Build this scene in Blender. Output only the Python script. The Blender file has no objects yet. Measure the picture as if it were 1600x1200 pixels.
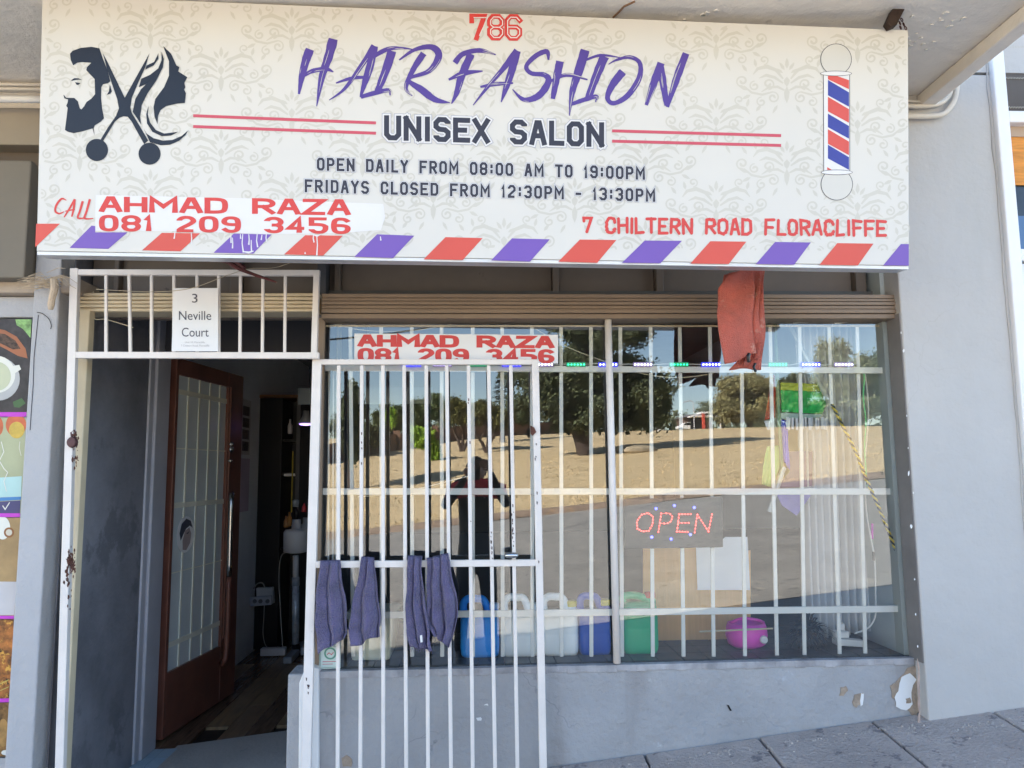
import bpy, bmesh, math, random
from math import sin, cos, pi, radians as rad, sqrt
from mathutils import Vector, Matrix
random.seed(7)
S = bpy.context.scene
COL = S.collection

# ------------------------------------------------------------------ camera
CY = -3.1; CZ = 1.5; FPX = 1200.0
cam_d = bpy.data.cameras.new('camera'); cam = bpy.data.objects.new('camera', cam_d); COL.objects.link(cam)
MR = Matrix(((0.99871908, 0.0042247, -0.05042179), (-0.04961145, -0.11410634, -0.99222903), (-0.00994532, 0.99345956, -0.11375058)))
# rows: world axes in camera coordinates, so MR @ cam_vector = world vector
cam_d.sensor_width = 36; cam_d.lens = 27; cam_d.clip_start = 0.02; cam_d.clip_end = 1500
w4 = Matrix(((MR[0][0], MR[0][1], MR[0][2], 0), (MR[1][0], MR[1][1], MR[1][2], CY), (MR[2][0], MR[2][1], MR[2][2], CZ), (0, 0, 0, 1)))
cam.matrix_world = w4
S.camera = cam

# ------------------------------------------------------------------ light
SUNV = Vector((-1.25, 0.75, 1.0)).normalized()          # towards the sun: behind the building, from the left
W = bpy.data.worlds.new('World'); S.world = W; W.use_nodes = True
nt = W.node_tree; bg = nt.nodes['Background']
sky = nt.nodes.new('ShaderNodeTexSky'); sky.sky_type = 'NISHITA'; sky.sun_disc = False
sky.sun_elevation = math.asin(SUNV.z); sky.sun_rotation = math.atan2(SUNV.x, SUNV.y)
sky.air_density = 1.2; sky.dust_density = .4; sky.ozone_density = 1.0; sky.altitude = 1700
nt.links.new(sky.outputs[0], bg.inputs[0]); bg.inputs[1].default_value = 0.085
sd = bpy.data.lights.new('sun', 'SUN'); sun = bpy.data.objects.new('sun', sd); COL.objects.link(sun)
sd.energy = 5.0; sd.angle = rad(0.55); sd.color = (1, .94, .84)
sun.rotation_euler = SUNV.to_track_quat('Z', 'Y').to_euler()
S.view_settings.view_transform = 'Standard'; S.view_settings.look = 'None'; S.view_settings.gamma = 1
S.view_settings.use_curve_mapping = False
S.view_settings.exposure = 2.7
S.cycles.max_bounces = 8; S.cycles.diffuse_bounces = 5; S.cycles.transparent_max_bounces = 16; S.cycles.caustics_reflective = False
S.cycles.sample_clamp_indirect = 4.0; S.cycles.use_denoising = True

# ------------------------------------------------------------------ pixel -> world helpers
def ray(px, py):
    return MR @ Vector((px - 800, 600 - py, -FPX))
def P(px, py, Y=0.0):                       # point on the plane y = Y
    d = ray(px, py); s = (Y - CY) / d.y
    return Vector((s * d.x, Y, CZ + s * d.z))
def PX(px, py, X):
    d = ray(px, py); s = X / d.x
    return Vector((X, CY + s * d.y, CZ + s * d.z))
def PZ(px, py, Z):
    d = ray(px, py); s = (Z - CZ) / d.z
    return Vector((s * d.x, CY + s * d.y, Z))
def RF(px, py, L):                          # a point of the street seen in the window, L metres along the mirrored depth
    d = ray(px, py); s = L / d.y
    return Vector((s * d.x, -(L + CY), CZ + s * d.z))
def xz(p): return (p.x, p.z)

# ------------------------------------------------------------------ materials
MATS = {}
def M(name, col, rough=.65, metal=0, var=.12, vs=2.5, bump=0, bs=60, dirt=None, dirt2=None, emit=None, spec=.4, aniso=None, sheen=0, streak=None, crack=None, low=None):
    if name in MATS: return MATS[name]
    m = bpy.data.materials.new(name); m.use_nodes = True; n = m.node_tree; N = n.nodes; L = n.links
    b = N['Principled BSDF']; b.inputs['Roughness'].default_value = rough; b.inputs['Metallic'].default_value = metal
    b.inputs['Specular IOR Level'].default_value = spec
    if sheen: b.inputs['Sheen Weight'].default_value = sheen
    tc = N.new('ShaderNodeTexCoord'); geo = N.new('ShaderNodeNewGeometry')
    mp = N.new('ShaderNodeMapping'); L.new(geo.outputs['Position'], mp.inputs[0])
    if aniso: mp.inputs['Scale'].default_value = aniso
    base = None
    def noise(scale, detail=5, rough_=.6, src=mp):
        t = N.new('ShaderNodeTexNoise'); t.inputs['Scale'].default_value = scale; t.inputs['Detail'].default_value = detail
        t.inputs['Roughness'].default_value = rough_; L.new(src.outputs[0], t.inputs[0]); return t
    def mix(fac, a, bb):
        x = N.new('ShaderNodeMix'); x.data_type = 'RGBA'
        if isinstance(fac, (int, float)): x.inputs[0].default_value = fac
        else: L.new(fac, x.inputs[0])
        for i, v in ((6, a), (7, bb)):
            if isinstance(v, tuple): x.inputs[i].default_value = (*v[:3], 1)
            else: L.new(v, x.inputs[i])
        return x.outputs[2]
    def ramp(src, lo, hi):
        r = N.new('ShaderNodeMapRange'); r.inputs[1].default_value = lo; r.inputs[2].default_value = hi; L.new(src, r.inputs[0]); return r.outputs[0]
    t = noise(vs)
    c0 = tuple(max(0, c * (1 - var)) for c in col); c1 = tuple(min(1, c * (1 + var)) for c in col)
    base = mix(ramp(t.outputs[0], .3, .7), c0, c1)
    for d in (dirt, dirt2):
        if d:
            dc, amt, sc_ = d
            t2 = noise(sc_, 8, .7)
            base = mix(ramp(t2.outputs[0], 1 - amt, 1 - amt + .06), base, dc)
    if streak:
        dc, amt, sc_ = streak
        mp2 = N.new('ShaderNodeMapping'); L.new(geo.outputs['Position'], mp2.inputs[0]); mp2.inputs['Scale'].default_value = (1, 1, .12)
        t3 = noise(sc_, 4, .6, mp2); base = mix(ramp(t3.outputs[0], 1 - amt, 1 - amt + .25), base, dc)
    if crack:
        cc, cs, cw = crack
        wn = noise(cs * 1.5, 4, .6); va = N.new('ShaderNodeVectorMath'); va.operation = 'MULTIPLY_ADD'; L.new(wn.outputs[1], va.inputs[0]); va.inputs[1].default_value = (.35, .35, .35); L.new(mp.outputs[0], va.inputs[2])
        vo = N.new('ShaderNodeTexVoronoi'); vo.feature = 'DISTANCE_TO_EDGE'; vo.inputs['Scale'].default_value = cs; L.new(va.outputs[0], vo.inputs['Vector'])
        mk = noise(cs * .8, 3, .5); e1 = ramp(vo.outputs['Distance'], cw, 0); e2 = ramp(mk.outputs[0], .5, .6)
        mu = N.new('ShaderNodeMath'); mu.operation = 'MULTIPLY'; L.new(e1, mu.inputs[0]); L.new(e2, mu.inputs[1]); base = mix(mu.outputs[0], base, cc)
    L.new(base, b.inputs['Base Color'])
    if bump:
        t4 = noise(bs, 6, .6); bp = N.new('ShaderNodeBump'); bp.inputs['Strength'].default_value = min(1, bump); bp.inputs['Distance'].default_value = .01 * max(1, bump * 1.5)
        L.new(t4.outputs[0], bp.inputs['Height']); L.new(bp.outputs[0], b.inputs['Normal'])
    if emit:
        b.inputs['Emission Color'].default_value = (*emit[0], 1); b.inputs['Emission Strength'].default_value = emit[1] * .36
    MATS[name] = m; return m

def glass_mat(name, refl, tint=(.93, .97, .96), rough=0.0, wav=0.0, fres=True):
    m = bpy.data.materials.new(name); m.use_nodes = True; n = m.node_tree; N = n.nodes; L = n.links
    for x in list(N): N.remove(x)
    out = N.new('ShaderNodeOutputMaterial'); mx = N.new('ShaderNodeMixShader')
    tr = N.new('ShaderNodeBsdfTransparent'); tr.inputs[0].default_value = (*tint, 1)
    gl = N.new('ShaderNodeBsdfGlossy'); gl.inputs['Roughness'].default_value = rough; gl.inputs[0].default_value = (.97, .98, 1, 1)
    lw = N.new('ShaderNodeLayerWeight'); lw.inputs[0].default_value = .35
    mr = N.new('ShaderNodeMapRange'); mr.inputs[1].default_value = 0; mr.inputs[2].default_value = 1; mr.inputs[3].default_value = refl; mr.inputs[4].default_value = min(1, refl + .6)
    L.new(lw.outputs['Fresnel'], mr.inputs[0])
    if wav:
        t = N.new('ShaderNodeTexNoise'); t.inputs['Scale'].default_value = 1.6; t.inputs['Detail'].default_value = 1
        g = N.new('ShaderNodeNewGeometry'); L.new(g.outputs['Position'], t.inputs[0])
        bp = N.new('ShaderNodeBump'); bp.inputs['Strength'].default_value = wav; bp.inputs['Distance'].default_value = .01
        L.new(t.outputs[0], bp.inputs['Height']); L.new(bp.outputs[0], gl.inputs['Normal'])
    L.new(mr.outputs[0], mx.inputs[0]); L.new(tr.outputs[0], mx.inputs[1]); L.new(gl.outputs[0], mx.inputs[2]); L.new(mx.outputs[0], out.inputs[0])
    MATS[name] = m; return m

# ------------------------------------------------------------------ mesh builder
class B:
    def __init__(s): s.v = []; s.f = []
    def add(s, vs, fs):
        o = len(s.v); s.v += [tuple(v) for v in vs]; s.f += [tuple(i + o for i in f) for f in fs]; return s
    def box(s, a, b):
        x0, x1 = sorted((a[0], b[0])); y0, y1 = sorted((a[1], b[1])); z0, z1 = sorted((a[2], b[2]))
        return s.add([(x0, y0, z0), (x1, y0, z0), (x1, y1, z0), (x0, y1, z0), (x0, y0, z1), (x1, y0, z1), (x1, y1, z1), (x0, y1, z1)],
                     [(0, 3, 2, 1), (4, 5, 6, 7), (0, 1, 5, 4), (1, 2, 6, 5), (2, 3, 7, 6), (3, 0, 4, 7)])
    def hexa(s, front, back):            # two quads (same winding, seen from -y counter-clockwise)
        return s.prism(front, back)
    def prism(s, front, back):
        n = len(front); vs = list(front) + list(back)
        fs = [tuple(range(n)), tuple(reversed(range(n, 2 * n)))] + [(i, i + n, (i + 1) % n + n, (i + 1) % n) for i in range(n)]
        return s.add(vs, fs)
    def pq(s, pts, Y, depth):            # pixel polygon on plane y=Y pushed back by depth (kept the same world outline)
        fr = [P(x, y, Y) for x, y in pts]; bk = [p + Vector((0, depth, 0)) for p in fr]
        return s.prism(fr, bk)
    def bar(s, a, b, w, d=None, n=4):
        a = Vector(a); b = Vector(b); d = d or w; t = (b - a).normalized()
        up = Vector((0, 1, 0)) if abs(t.y) < .9 else Vector((0, 0, 1))
        r = t.cross(up).normalized(); u = r.cross(t).normalized()
        c = [(-1, -1), (1, -1), (1, 1), (-1, 1)] if n == 4 else None
        if n == 4: o = [r * (x * w / 2) + u * (y * d / 2) for x, y in c]
        else: o = [r * (cos(2 * pi * i / n) * w / 2) + u * (sin(2 * pi * i / n) * d / 2) for i in range(n)]
        return s.prism([a + q for q in o], [b + q for q in o])
    def tube(s, pts, r, n=8, caps=True):
        pts = [Vector(p) for p in pts]; R = r if isinstance(r, (list, tuple)) else [r] * len(pts)
        prev = None; rings = []
        for i, p in enumerate(pts):
            t = (pts[min(i + 1, len(pts) - 1)] - pts[max(i - 1, 0)])
            if t.length < 1e-9: t = Vector((0, 0, 1))
            t.normalize()
            if prev is None: u = t.orthogonal().normalized()
            else:
                u = prev - t * prev.dot(t)
                u = u.normalized() if u.length > 1e-6 else t.orthogonal().normalized()
            prev = u; w = t.cross(u)
            rings.append([p + (u * cos(2 * pi * k / n) + w * sin(2 * pi * k / n)) * R[i] for k in range(n)])
        o = len(s.v)
        for rg in rings: s.v += [tuple(q) for q in rg]
        for i in range(len(rings) - 1):
            for k in range(n):
                a = o + i * n + k; b_ = o + i * n + (k + 1) % n
                s.f.append((a, b_, b_ + n, a + n))
        if caps:
            s.f.append(tuple(o + k for k in reversed(range(n)))); s.f.append(tuple(o + (len(rings) - 1) * n + k for k in range(n)))
        return s
    def lathe(s, c, prof, n=20, axis='z', sq=1.0):
        c = Vector(c); o = len(s.v)
        for r, h in prof:
            for k in range(n):
                a = 2 * pi * k / n
                if axis == 'z': q = (cos(a) * r, sin(a) * r * sq, h)
                elif axis == 'y': q = (cos(a) * r, h, sin(a) * r * sq)
                else: q = (h, cos(a) * r, sin(a) * r * sq)
                s.v.append(tuple(c + Vector(q)))
        for i in range(len(prof) - 1):
            for k in range(n):
                a = o + i * n + k; b_ = o + i * n + (k + 1) % n
                s.f.append((a, b_, b_ + n, a + n))
        s.f.append(tuple(o + k for k in reversed(range(n)))); s.f.append(tuple(o + (len(prof) - 1) * n + k for k in range(n)))
        return s
    def ball(s, c, r, n=10, sc=(1, 1, 1)):
        pr = [(max(1e-4, sin(pi * i / n)) * r * sc[0], -cos(pi * i / n) * r * sc[2]) for i in range(n + 1)]
        return s.lathe(c, pr, max(8, n), 'z', sc[1] / sc[0])
    def grid(s, fn, nu, nv):
        o = len(s.v)
        for j in range(nv + 1):
            for i in range(nu + 1): s.v.append(tuple(fn(i / nu, j / nv)))
        for j in range(nv):
            for i in range(nu):
                a = o + j * (nu + 1) + i; s.f.append((a, a + 1, a + nu + 2, a + nu + 1))
        return s
    def build(s, name, mat, parent=None, bevel=0, smooth=False, solid=0, fix=True, seg=2, origin=None, subd=0):
        if not s.f: s.v = [(0, 0, 0)]
        me = bpy.data.meshes.new(name); me.from_pydata(s.v, [], s.f); me.materials.append(mat)
        if fix:
            bm = bmesh.new(); bm.from_mesh(me); bmesh.ops.recalc_face_normals(bm, faces=bm.faces); bm.to_mesh(me); bm.free()
        o = bpy.data.objects.new(name, me); COL.objects.link(o)
        if smooth:
            for p in me.polygons: p.use_smooth = True
        if subd:
            md = o.modifiers.new('s', 'SUBSURF'); md.levels = md.render_levels = subd
        if solid:
            md = o.modifiers.new('t', 'SOLIDIFY'); md.thickness = solid; md.offset = 0
        if bevel:
            md = o.modifiers.new('b', 'BEVEL'); md.width = bevel; md.segments = seg; md.limit_method = 'ANGLE'; md.angle_limit = rad(40)
        if parent is not None:
            o.parent = parent; o.matrix_parent_inverse = Matrix.Translation(-parent.location)
        return o

def islands(b):
    n = len(b.v); par = list(range(n))
    def find(a):
        while par[a] != a: par[a] = par[par[a]]; a = par[a]
        return a
    key = {}
    for i, v in enumerate(b.v):
        k = tuple(round(c, 6) for c in v)
        if k in key: par[find(i)] = find(key[k])
        else: key[k] = i
    for f in b.f:
        for q in f[1:]: par[find(q)] = find(f[0])
    gr = {}
    for f in b.f: gr.setdefault(find(f[0]), []).append(f)
    out = []
    for fs in gr.values():
        used = sorted({i for f in fs for i in f}); mp = {a: k for k, a in enumerate(used)}; nb = B()
        nb.v = [b.v[i] for i in used]; nb.f = [tuple(mp[i] for i in f) for f in fs]; out.append(nb)
    return out
def thing(name, label, cat, loc=(0, 0, 0), group=None):
    o = bpy.data.objects.new(name, None); o.empty_display_size = .1; COL.objects.link(o); o.location = loc
    o['label'] = label; o['category'] = cat
    if group: o['group'] = group
    return o
def tag(o, label, cat, group=None):
    o['label'] = label; o['category'] = cat
    if group: o['group'] = group
    return o
def kind(o, k): o['kind'] = k; return o
def lab(o, l): o['label'] = l; return o
def lerp(a, b, t): return a + (b - a) * t
def pl(pts, t):                              # sample a polyline at 0..1
    n = len(pts) - 1; f = min(max(t * n, 0), n - 1e-6); i = int(f); u = f - i
    return tuple(lerp(pts[i][k], pts[i + 1][k], u) for k in range(len(pts[0])))
def smooth_path(pts, k=5):                   # Catmull-Rom
    out = []
    for i in range(len(pts) - 1):
        p0 = pts[max(i - 1, 0)]; p1 = pts[i]; p2 = pts[i + 1]; p3 = pts[min(i + 2, len(pts) - 1)]
        for j in range(k):
            t = j / k
            out.append(tuple(.5 * ((2 * p1[a]) + (-p0[a] + p2[a]) * t + (2 * p0[a] - 5 * p1[a] + 4 * p2[a] - p3[a]) * t * t + (-p0[a] + 3 * p1[a] - 3 * p2[a] + p3[a]) * t ** 3) for a in range(len(p1))))
    out.append(tuple(pts[-1])); return out

# materials used widely
m_plaster = M('lower_plaster', (.345, .345, .355), .75, var=.12, vs=2.6, bump=2.2, bs=5, dirt=((.25, .26, .29), .34, 3.5), streak=((.25, .23, .22), .42, 5), crack=((.2, .2, .22), 2.2, .008), dirt2=((.45, .46, .49), .33, 8))
m_wall_r = M('grey_wall_paint', (.48, .462, .448), .6, var=.05, vs=1.6, bump=.9, bs=6, dirt2=((.44, .44, .45), .3, 9), streak=((.43, .42, .405), .47, 3), crack=((.45, .43, .41), 1.6, .003))
m_wall_l = M('left_pier_paint', (.43, .425, .44), .6, var=.06, vs=2, bump=1.2, bs=7, dirt=((.3, .31, .34), .33, 6))
m_soffit = M('soffit_paint', (.80, .74, .66), .7, var=.05, vs=2, bump=.9, bs=10, dirt=((.5, .46, .41), .33, 4))
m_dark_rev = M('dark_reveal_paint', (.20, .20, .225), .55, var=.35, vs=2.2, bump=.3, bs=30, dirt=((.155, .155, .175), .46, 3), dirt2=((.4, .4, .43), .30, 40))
m_revgrey = M('reveal_grey_paint', (.44, .44, .49), .5, var=.12, vs=3, dirt=((.3, .3, .34), .28, 25))
m_brownfascia = M('brown_beam_paint', (.235, .17, .12), .55, var=.08, vs=4, dirt=((.2, .15, .11), .33, 9), bump=.1)
m_brownpanel = M('brown_panel_paint', (.15, .12, .10), .6, var=.12, vs=3, dirt=((.08, .065, .055), .35, 6))
m_cream = M('cream_enamel', (.66, .55, .38), .5, var=.1, vs=5, dirt=((.36, .25, .15), .31, 8), bump=.1)
m_gate = M('white_gate_enamel', (.75, .69, .65), .42, var=.06, vs=9, dirt=((.25, .13, .09), .27, 28), dirt2=((.5, .46, .44), .33, 14), bump=.15, bs=80)
m_inner = M('inner_bar_white', (.86, .84, .79), .5, var=.05, vs=8)
m_white = M('white_paint', (.78, .77, .76), .5, var=.05, vs=5, dirt=((.55, .52, .5), .3, 12))
m_black = M('black_gloss', (.012, .012, .014), .3, var=.3)
m_rust = M('rust', (.09, .035, .025), .8, var=.4, vs=30, bump=.5)
m_steel = M('steel', (.55, .55, .55), .22, 1, var=.1)
# ------------------------------------------------------------------ terrain
_rows = [(6, .32, .11), (0, .32, .11), (-1.6, .16, .11), (-3.1, -.02, .11), (-4.4, -.08, .11), (-4.41, -.20, .11), (-9, -.08, .105), (-17.6, .16, .10), (-17.75, .28, .10), (-22, .75, .09),
         (-30, 1.6, .075), (-42, 2.75, .055), (-57, 4.2, .035), (-90, 5.75, .03), (-135, 8.1, .02), (-400, 8.3, 0)]
def G(x, y):
    x = 24 * math.tanh(x / 24)
    for a, b in zip(_rows, _rows[1:]):
        if y >= b[0]:
            t = (a[0] - y) / (a[0] - b[0]) if a[0] != b[0] else 0; t = min(max(t, 0), 1)
            return lerp(a[1] + a[2] * x, b[1] + b[2] * x, t)
    return _rows[-1][1]
def sheet(name, y0, y1, ny, x0, x1, nx, mat, dz=0, rough=0, bumpy=0):
    b = B()
    def fn(u, v):
        x = lerp(x0, x1, u); y = lerp(y0, y1, v)
        n = bumpy * (sin(x * 1.3 + y * .7) + sin(x * .37 - y * 1.1) * 1.5 + sin(x * 2.9) * .4)
        return (x, y, G(x, y) + dz + n)
    b.grid(fn, nx, ny)
    return kind(b.build(name, mat, smooth=False, fix=False), 'structure')
m_pave = M('pavement_concrete', (.46, .42, .38), .85, var=.12, vs=2, bump=.5, bs=40, dirt=((.5, .47, .45), .30, 30), dirt2=((.2, .19, .19), .34, 6))
m_slab = M('paving_slab_concrete', (.48, .41, .375), .85, var=.16, vs=4, bump=1.4, bs=70, dirt=((.68, .62, .60), .38, 45), dirt2=((.24, .21, .21), .42, 14))
m_road = M('asphalt', (.29, .275, .25), .9, var=.16, vs=1.4, bump=.8, bs=22, dirt=((.42, .385, .32), .43, 5.5), dirt2=((.14, .135, .125), .43, 8))
m_kerb = M('kerb_stone', (.27, .2, .15), .85, var=.25, vs=3, bump=.5, bs=20, dirt=((.38, .25, .14), .42, 4))
m_grass = M('dry_grass_ground', (.57, .44, .25), .95, var=.2, vs=.9, bump=1.2, bs=6, dirt=((.66, .52, .31), .48, 5), dirt2=((.38, .26, .135), .45, 7), aniso=(.6, 2.2, 1))
sheet('terrain', -250, 30, 60, -140, 140, 50, m_grass, dz=-.25)
sheet('pavement', 1.0, -4.4, 12, -30, 30, 60, m_pave)
sheet('road', -4.42, -17.6, 14, -60, 60, 70, m_road)
kb = B()
kb.grid(lambda u, v: ((-60 + 120 * u), -4.40 - .02 * (v > .5), G(-60 + 120 * u, -4.3) - (.14 if v > .5 else 0)), 60, 1)
kind(kb.build('kerb', m_kerb, fix=False), 'structure')
kb = B()
kb.grid(lambda u, v: (lerp(-60, 60, u), -17.58 - .35 * v ** 1.5 + .1 * sin(u * 90) * v, G(lerp(-60, 60, u), -17.58) + .17 * min(1, v * 2.2) + .02 * sin(u * 140)), 160, 5)
kind(kb.build('field_kerb', m_kerb, fix=False), 'structure')
sheet('field', -17.86, -160, 90, -120, 120, 110, m_grass, bumpy=.012)
# dry tufts over the field
tb = B(); rr = random.Random(3)
for i in range(34000):
    y = -18 - (rr.random() ** 1.6) * 42; x = rr.uniform(-14, 26) * (1 + (-y - 18) / 40)
    z = G(x, y) - .01; h = rr.uniform(.03, .09); w = rr.uniform(.012, .04); a = rr.uniform(0, pi)
    dx, dy = cos(a) * w, sin(a) * w; lx = rr.uniform(-.05, .05)
    tb.add([(x - dx, y - dy, z), (x + dx, y + dy, z), (x + dx * .3 + lx, y + dy * .3, z + h)], [(0, 1, 2)])
tg = tb.build('dry_grass', M('dry_grass_blades', (.58, .45, .26), .9, var=.25, vs=.5), fix=False)
kind(tg, 'stuff'); tg['label'] = 'dry winter grass tufts over the park slope'
# paving slabs in front of the shop (seen bottom right)
pav = bpy.data.objects['pavement']
def slab(x, y, w, d):
    b = B(); g = .005; t = .03
    c = [(x + g, y + g), (x + w - g, y + g), (x + w - g, y + d - g), (x + g, y + d - g)]
    j = random.uniform(0, .004)
    top = [Vector((a, q, G(a, q) + t + j)) for a, q in c]; bot = [Vector((a, q, G(a, q) - .02)) for a, q in c]
    return b.prism(top, bot).build('paving_slab', m_slab, pav, bevel=.006)
xs = [-.7 + .45 * i for i in range(14)]
for j, (y0, y1) in enumerate([(-.60, -.03), (-1.2, -.60), (-1.8, -1.2)]):
    for a, b_ in zip(xs, xs[1:]): slab(a + .19 * j, y0, b_ - a, y1 - y0)

gt = B(); rg = random.Random(8)
for i in range(700):
    x = rg.uniform(.2, 2.6); y = -.1 - abs(rg.gauss(0, .035)) - (.0 if x < 1.75 else .06) if i < 420 else rg.uniform(-.9, -.1); r = rg.uniform(.0015, .006); z = G(x, y) + .031
    gt.add([(x + r * rg.uniform(.6, 1.3), y, z), (x, y + r, z), (x - r, y, z), (x, y - r * rg.uniform(.6, 1.3), z), (x, y, z + r)], [(0, 1, 4), (1, 2, 4), (2, 3, 4), (3, 0, 4)])
gt = kind(gt.build('grit', M('grit', (.42, .37, .33), .9, var=.5, vs=60), fix=False), 'stuff'); gt['label'] = 'grit and crumbs gathered on the pavement along the wall foot'
# ------------------------------------------------------------------ the building
bld = thing('shop_building', 'grey painted shop building with a concrete canopy over the hair salon front', 'building', (0, 0, 0))
XL, XR = -1.60, 1.745
ZW0, ZW1 = .755, 2.127                                   # window bottom / top
ZC = P(1450, 150, -.1).z                                 # canopy underside
XC = P(1446, 150, -.1).x
ZF = .16
xpl = P(50, 497, -.1).x
# walls
XPR = P(1549, 75, -.1).x + .004
B().box((XR, -.10, -.9), (XPR, .35, ZC + .1)).build('wall', m_wall_r, bld, bevel=.006)                        # right pier
B().box((xpl, -.10, -.9), (XL, .30, ZC)).build('wall', m_wall_l, bld, bevel=.006)                       # left pier
lb = B().box((-.71, -.031, -.9), (XR - .001, .12, ZW0 - .012)); low = lb.build('low_wall', m_plaster, bld, bevel=.008)
# white end of the low wall beside the doorway, with a chipped shoulder
e = [(467, 1068), (474, 1050), (483, 1040), (498, 1045), (498, 1210), (466, 1210)]
B().pq(e, -.05, .12).build('wall_end', m_white, bld, bevel=.005)
# upper storey and everything behind (keeps the street side in shade)
HB = 7.0
B().box((-16, .36, ZC + .1), (9, 8, HB)).build('upper_wall', m_wall_r, bld)
B().box((-16, .40, ZC - .3), (xpl - 1.2, 8, ZC + .08)).build('wall', m_wall_l, bld)
B().box((-16, .12, -1.8), (xpl - .95, .4, ZC)).build('wall', m_wall_l, bld)
B().box((XPR + .01, 2.6, -.9), (9, 2.9, ZC + .1)).build('wall', m_wall_r, bld)
B().box((3.6, -.10, -.9), (9, .35, HB - .1)).build('wall', m_wall_r, bld)
B().box((1.7, -.10, ZC + .11), (3.598, .355, HB - .1)).build('wall', m_wall_r, bld)
# canopy
B().box((-9, -1.15, ZC), (XC, .358, ZC + .16)).build('canopy', m_soffit, bld, bevel=.008)
B().box((XC - .04, -1.148, ZC - .055), (XC + .022, -.102, ZC - .001)).build('canopy_edge', m_soffit, bld, bevel=.006)
# crack in the soffit
cr = B().tube([PZ(x, y, ZC - .001) for x, y in ((992, 2), (975, 10), (968, 18), (958, 27))], .004, 5)
cr.build('crack', M('crack_brown', (.2, .11, .06), .9), bld)
# flaking paint on the soffit
fb = B(); rr = random.Random(5)
for cx, cy, n in ((1432, 66, 9), (1470, 30, 7), (1390, 30, 4), (1560, 60, 6), (1480, 120, 5), (1100, 20, 5)):
    for i in range(n):
        c = PZ(cx + rr.gauss(0, 14), min(cy + rr.gauss(0, 7), 140), ZC); r = rr.uniform(.004, .014)
        q = [(c.x + cos(a * 1.05) * r * rr.uniform(.5, 1.2), c.y + sin(a * 1.05) * r * rr.uniform(.5, 1.2)) for a in range(6)]
        fb.prism([Vector((x, y, ZC - .004)) for x, y in q], [Vector((x, y, ZC)) for x, y in q])
kind(fb.build('paint_flake', M('flake', (.72, .69, .64), .7), bld), 'stuff')

# band above the window: recessed brown panels with battens
zt = P(700, 455, .12).z
for a, b_ in ((145, 183), (192, 363), (381, 524), (534, 862), (872, 1022), (1034, 1330)):
    x0 = P(a, 430, .12).x; x1 = P(b_, 430, .12).x
    B().box((x0, .12, zt - .12), (x1, .16, ZC)).build('panel', m_brownpanel, bld, bevel=.004)
for a, b_ in ((183, 192), (363, 381), (524, 534), (862, 872), (1022, 1034), (1330, 1347)):
    x0 = P(a, 430, .12).x; x1 = P(b_, 430, .12).x
    B().box((x0 + .001, .085, zt - .12), (x1 - .001, .17, ZC)).build('batten', m_brownpanel, bld, bevel=.004)
B().box((P(1347, 430, .12).x, .2, zt - .1), (XR, .24, ZC)).build('panel', m_black, bld)
# grooved beam over the window and cream lintel over the doorway
def grooved(name, x0, x1, zs, Y, mat, dep=.12, proud=(.0, .004, .006, .003, .008, .001), bev=.002):
    root = B().box((x0, Y + .015, zs[-1] + .001), (x1, Y + dep, zs[0] - .001)).build(name, mat, bld)
    for i, (a, b_) in enumerate(zip(zs, zs[1:])):
        B().box((x0 - .001, Y - proud[i % 6], b_ + .0012), (x1 + .001, Y + .02, a - .0012)).build('moulding', mat, root, bevel=bev)
    return root
z_ = lambda y, Y: P(950, y, Y).z
grooved('beam', P(503, 480, -.06).x, XR + .01, [z_(q, -.06) for q in (459, 466, 471, 477, 483, 490, 498)], -.06, m_brownfascia)
z2 = lambda y: P(320, y, -.03).z
grooved('lintel', P(122, 470, -.03).x, P(498, 470, -.03).x, [z2(q) for q in (457, 463, 469, 475, 481, 487)], -.03, m_cream, proud=(0, .003, 0, .003, 0, .002), bev=.0045)
# right reveal lining
B().box((XR - .004, -.095, ZW0 - .01), (XR + .002, .0, ZW1 + .002)).build('reveal', M('reveal_lining', (.2, .185, .18), .55, var=.15, vs=4, dirt=((.62, .6, .6), .27, 22)), bld)
fb = B()
for x, y, r in ((1408, 520, .004), (1417, 650, .004), (1419, 700, .003), (1434, 1010, .006), (1412, 548, .006), (1420, 740, .009), (1424, 822, .008), (1429, 905, .006), (1427, 770, .005), (1431, 960, .005)):
    fb.pq([(x + cos(k * 1.05) * r * 260 * random.uniform(.4, 1.1), y + sin(k * 1.05) * r * 520 * random.uniform(.5, 1.2)) for k in range(6)], -.1015, .001)
kind(fb.build('paint_flake', m_white, bld), 'stuff')
# raw edge with pinkish plaster beside the sill
B().pq([(1433, 1028), (1437, 1040), (1438, 1131), (1434, 1131), (1436, 1112), (1434, 1100), (1435, 1085), (1433, 1070), (1435, 1050)], -.1025, .002).build('plaster_edge', M('bare_plaster', (.43, .32, .27), .9, var=.25, vs=20, bump=.4), bld)

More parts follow.
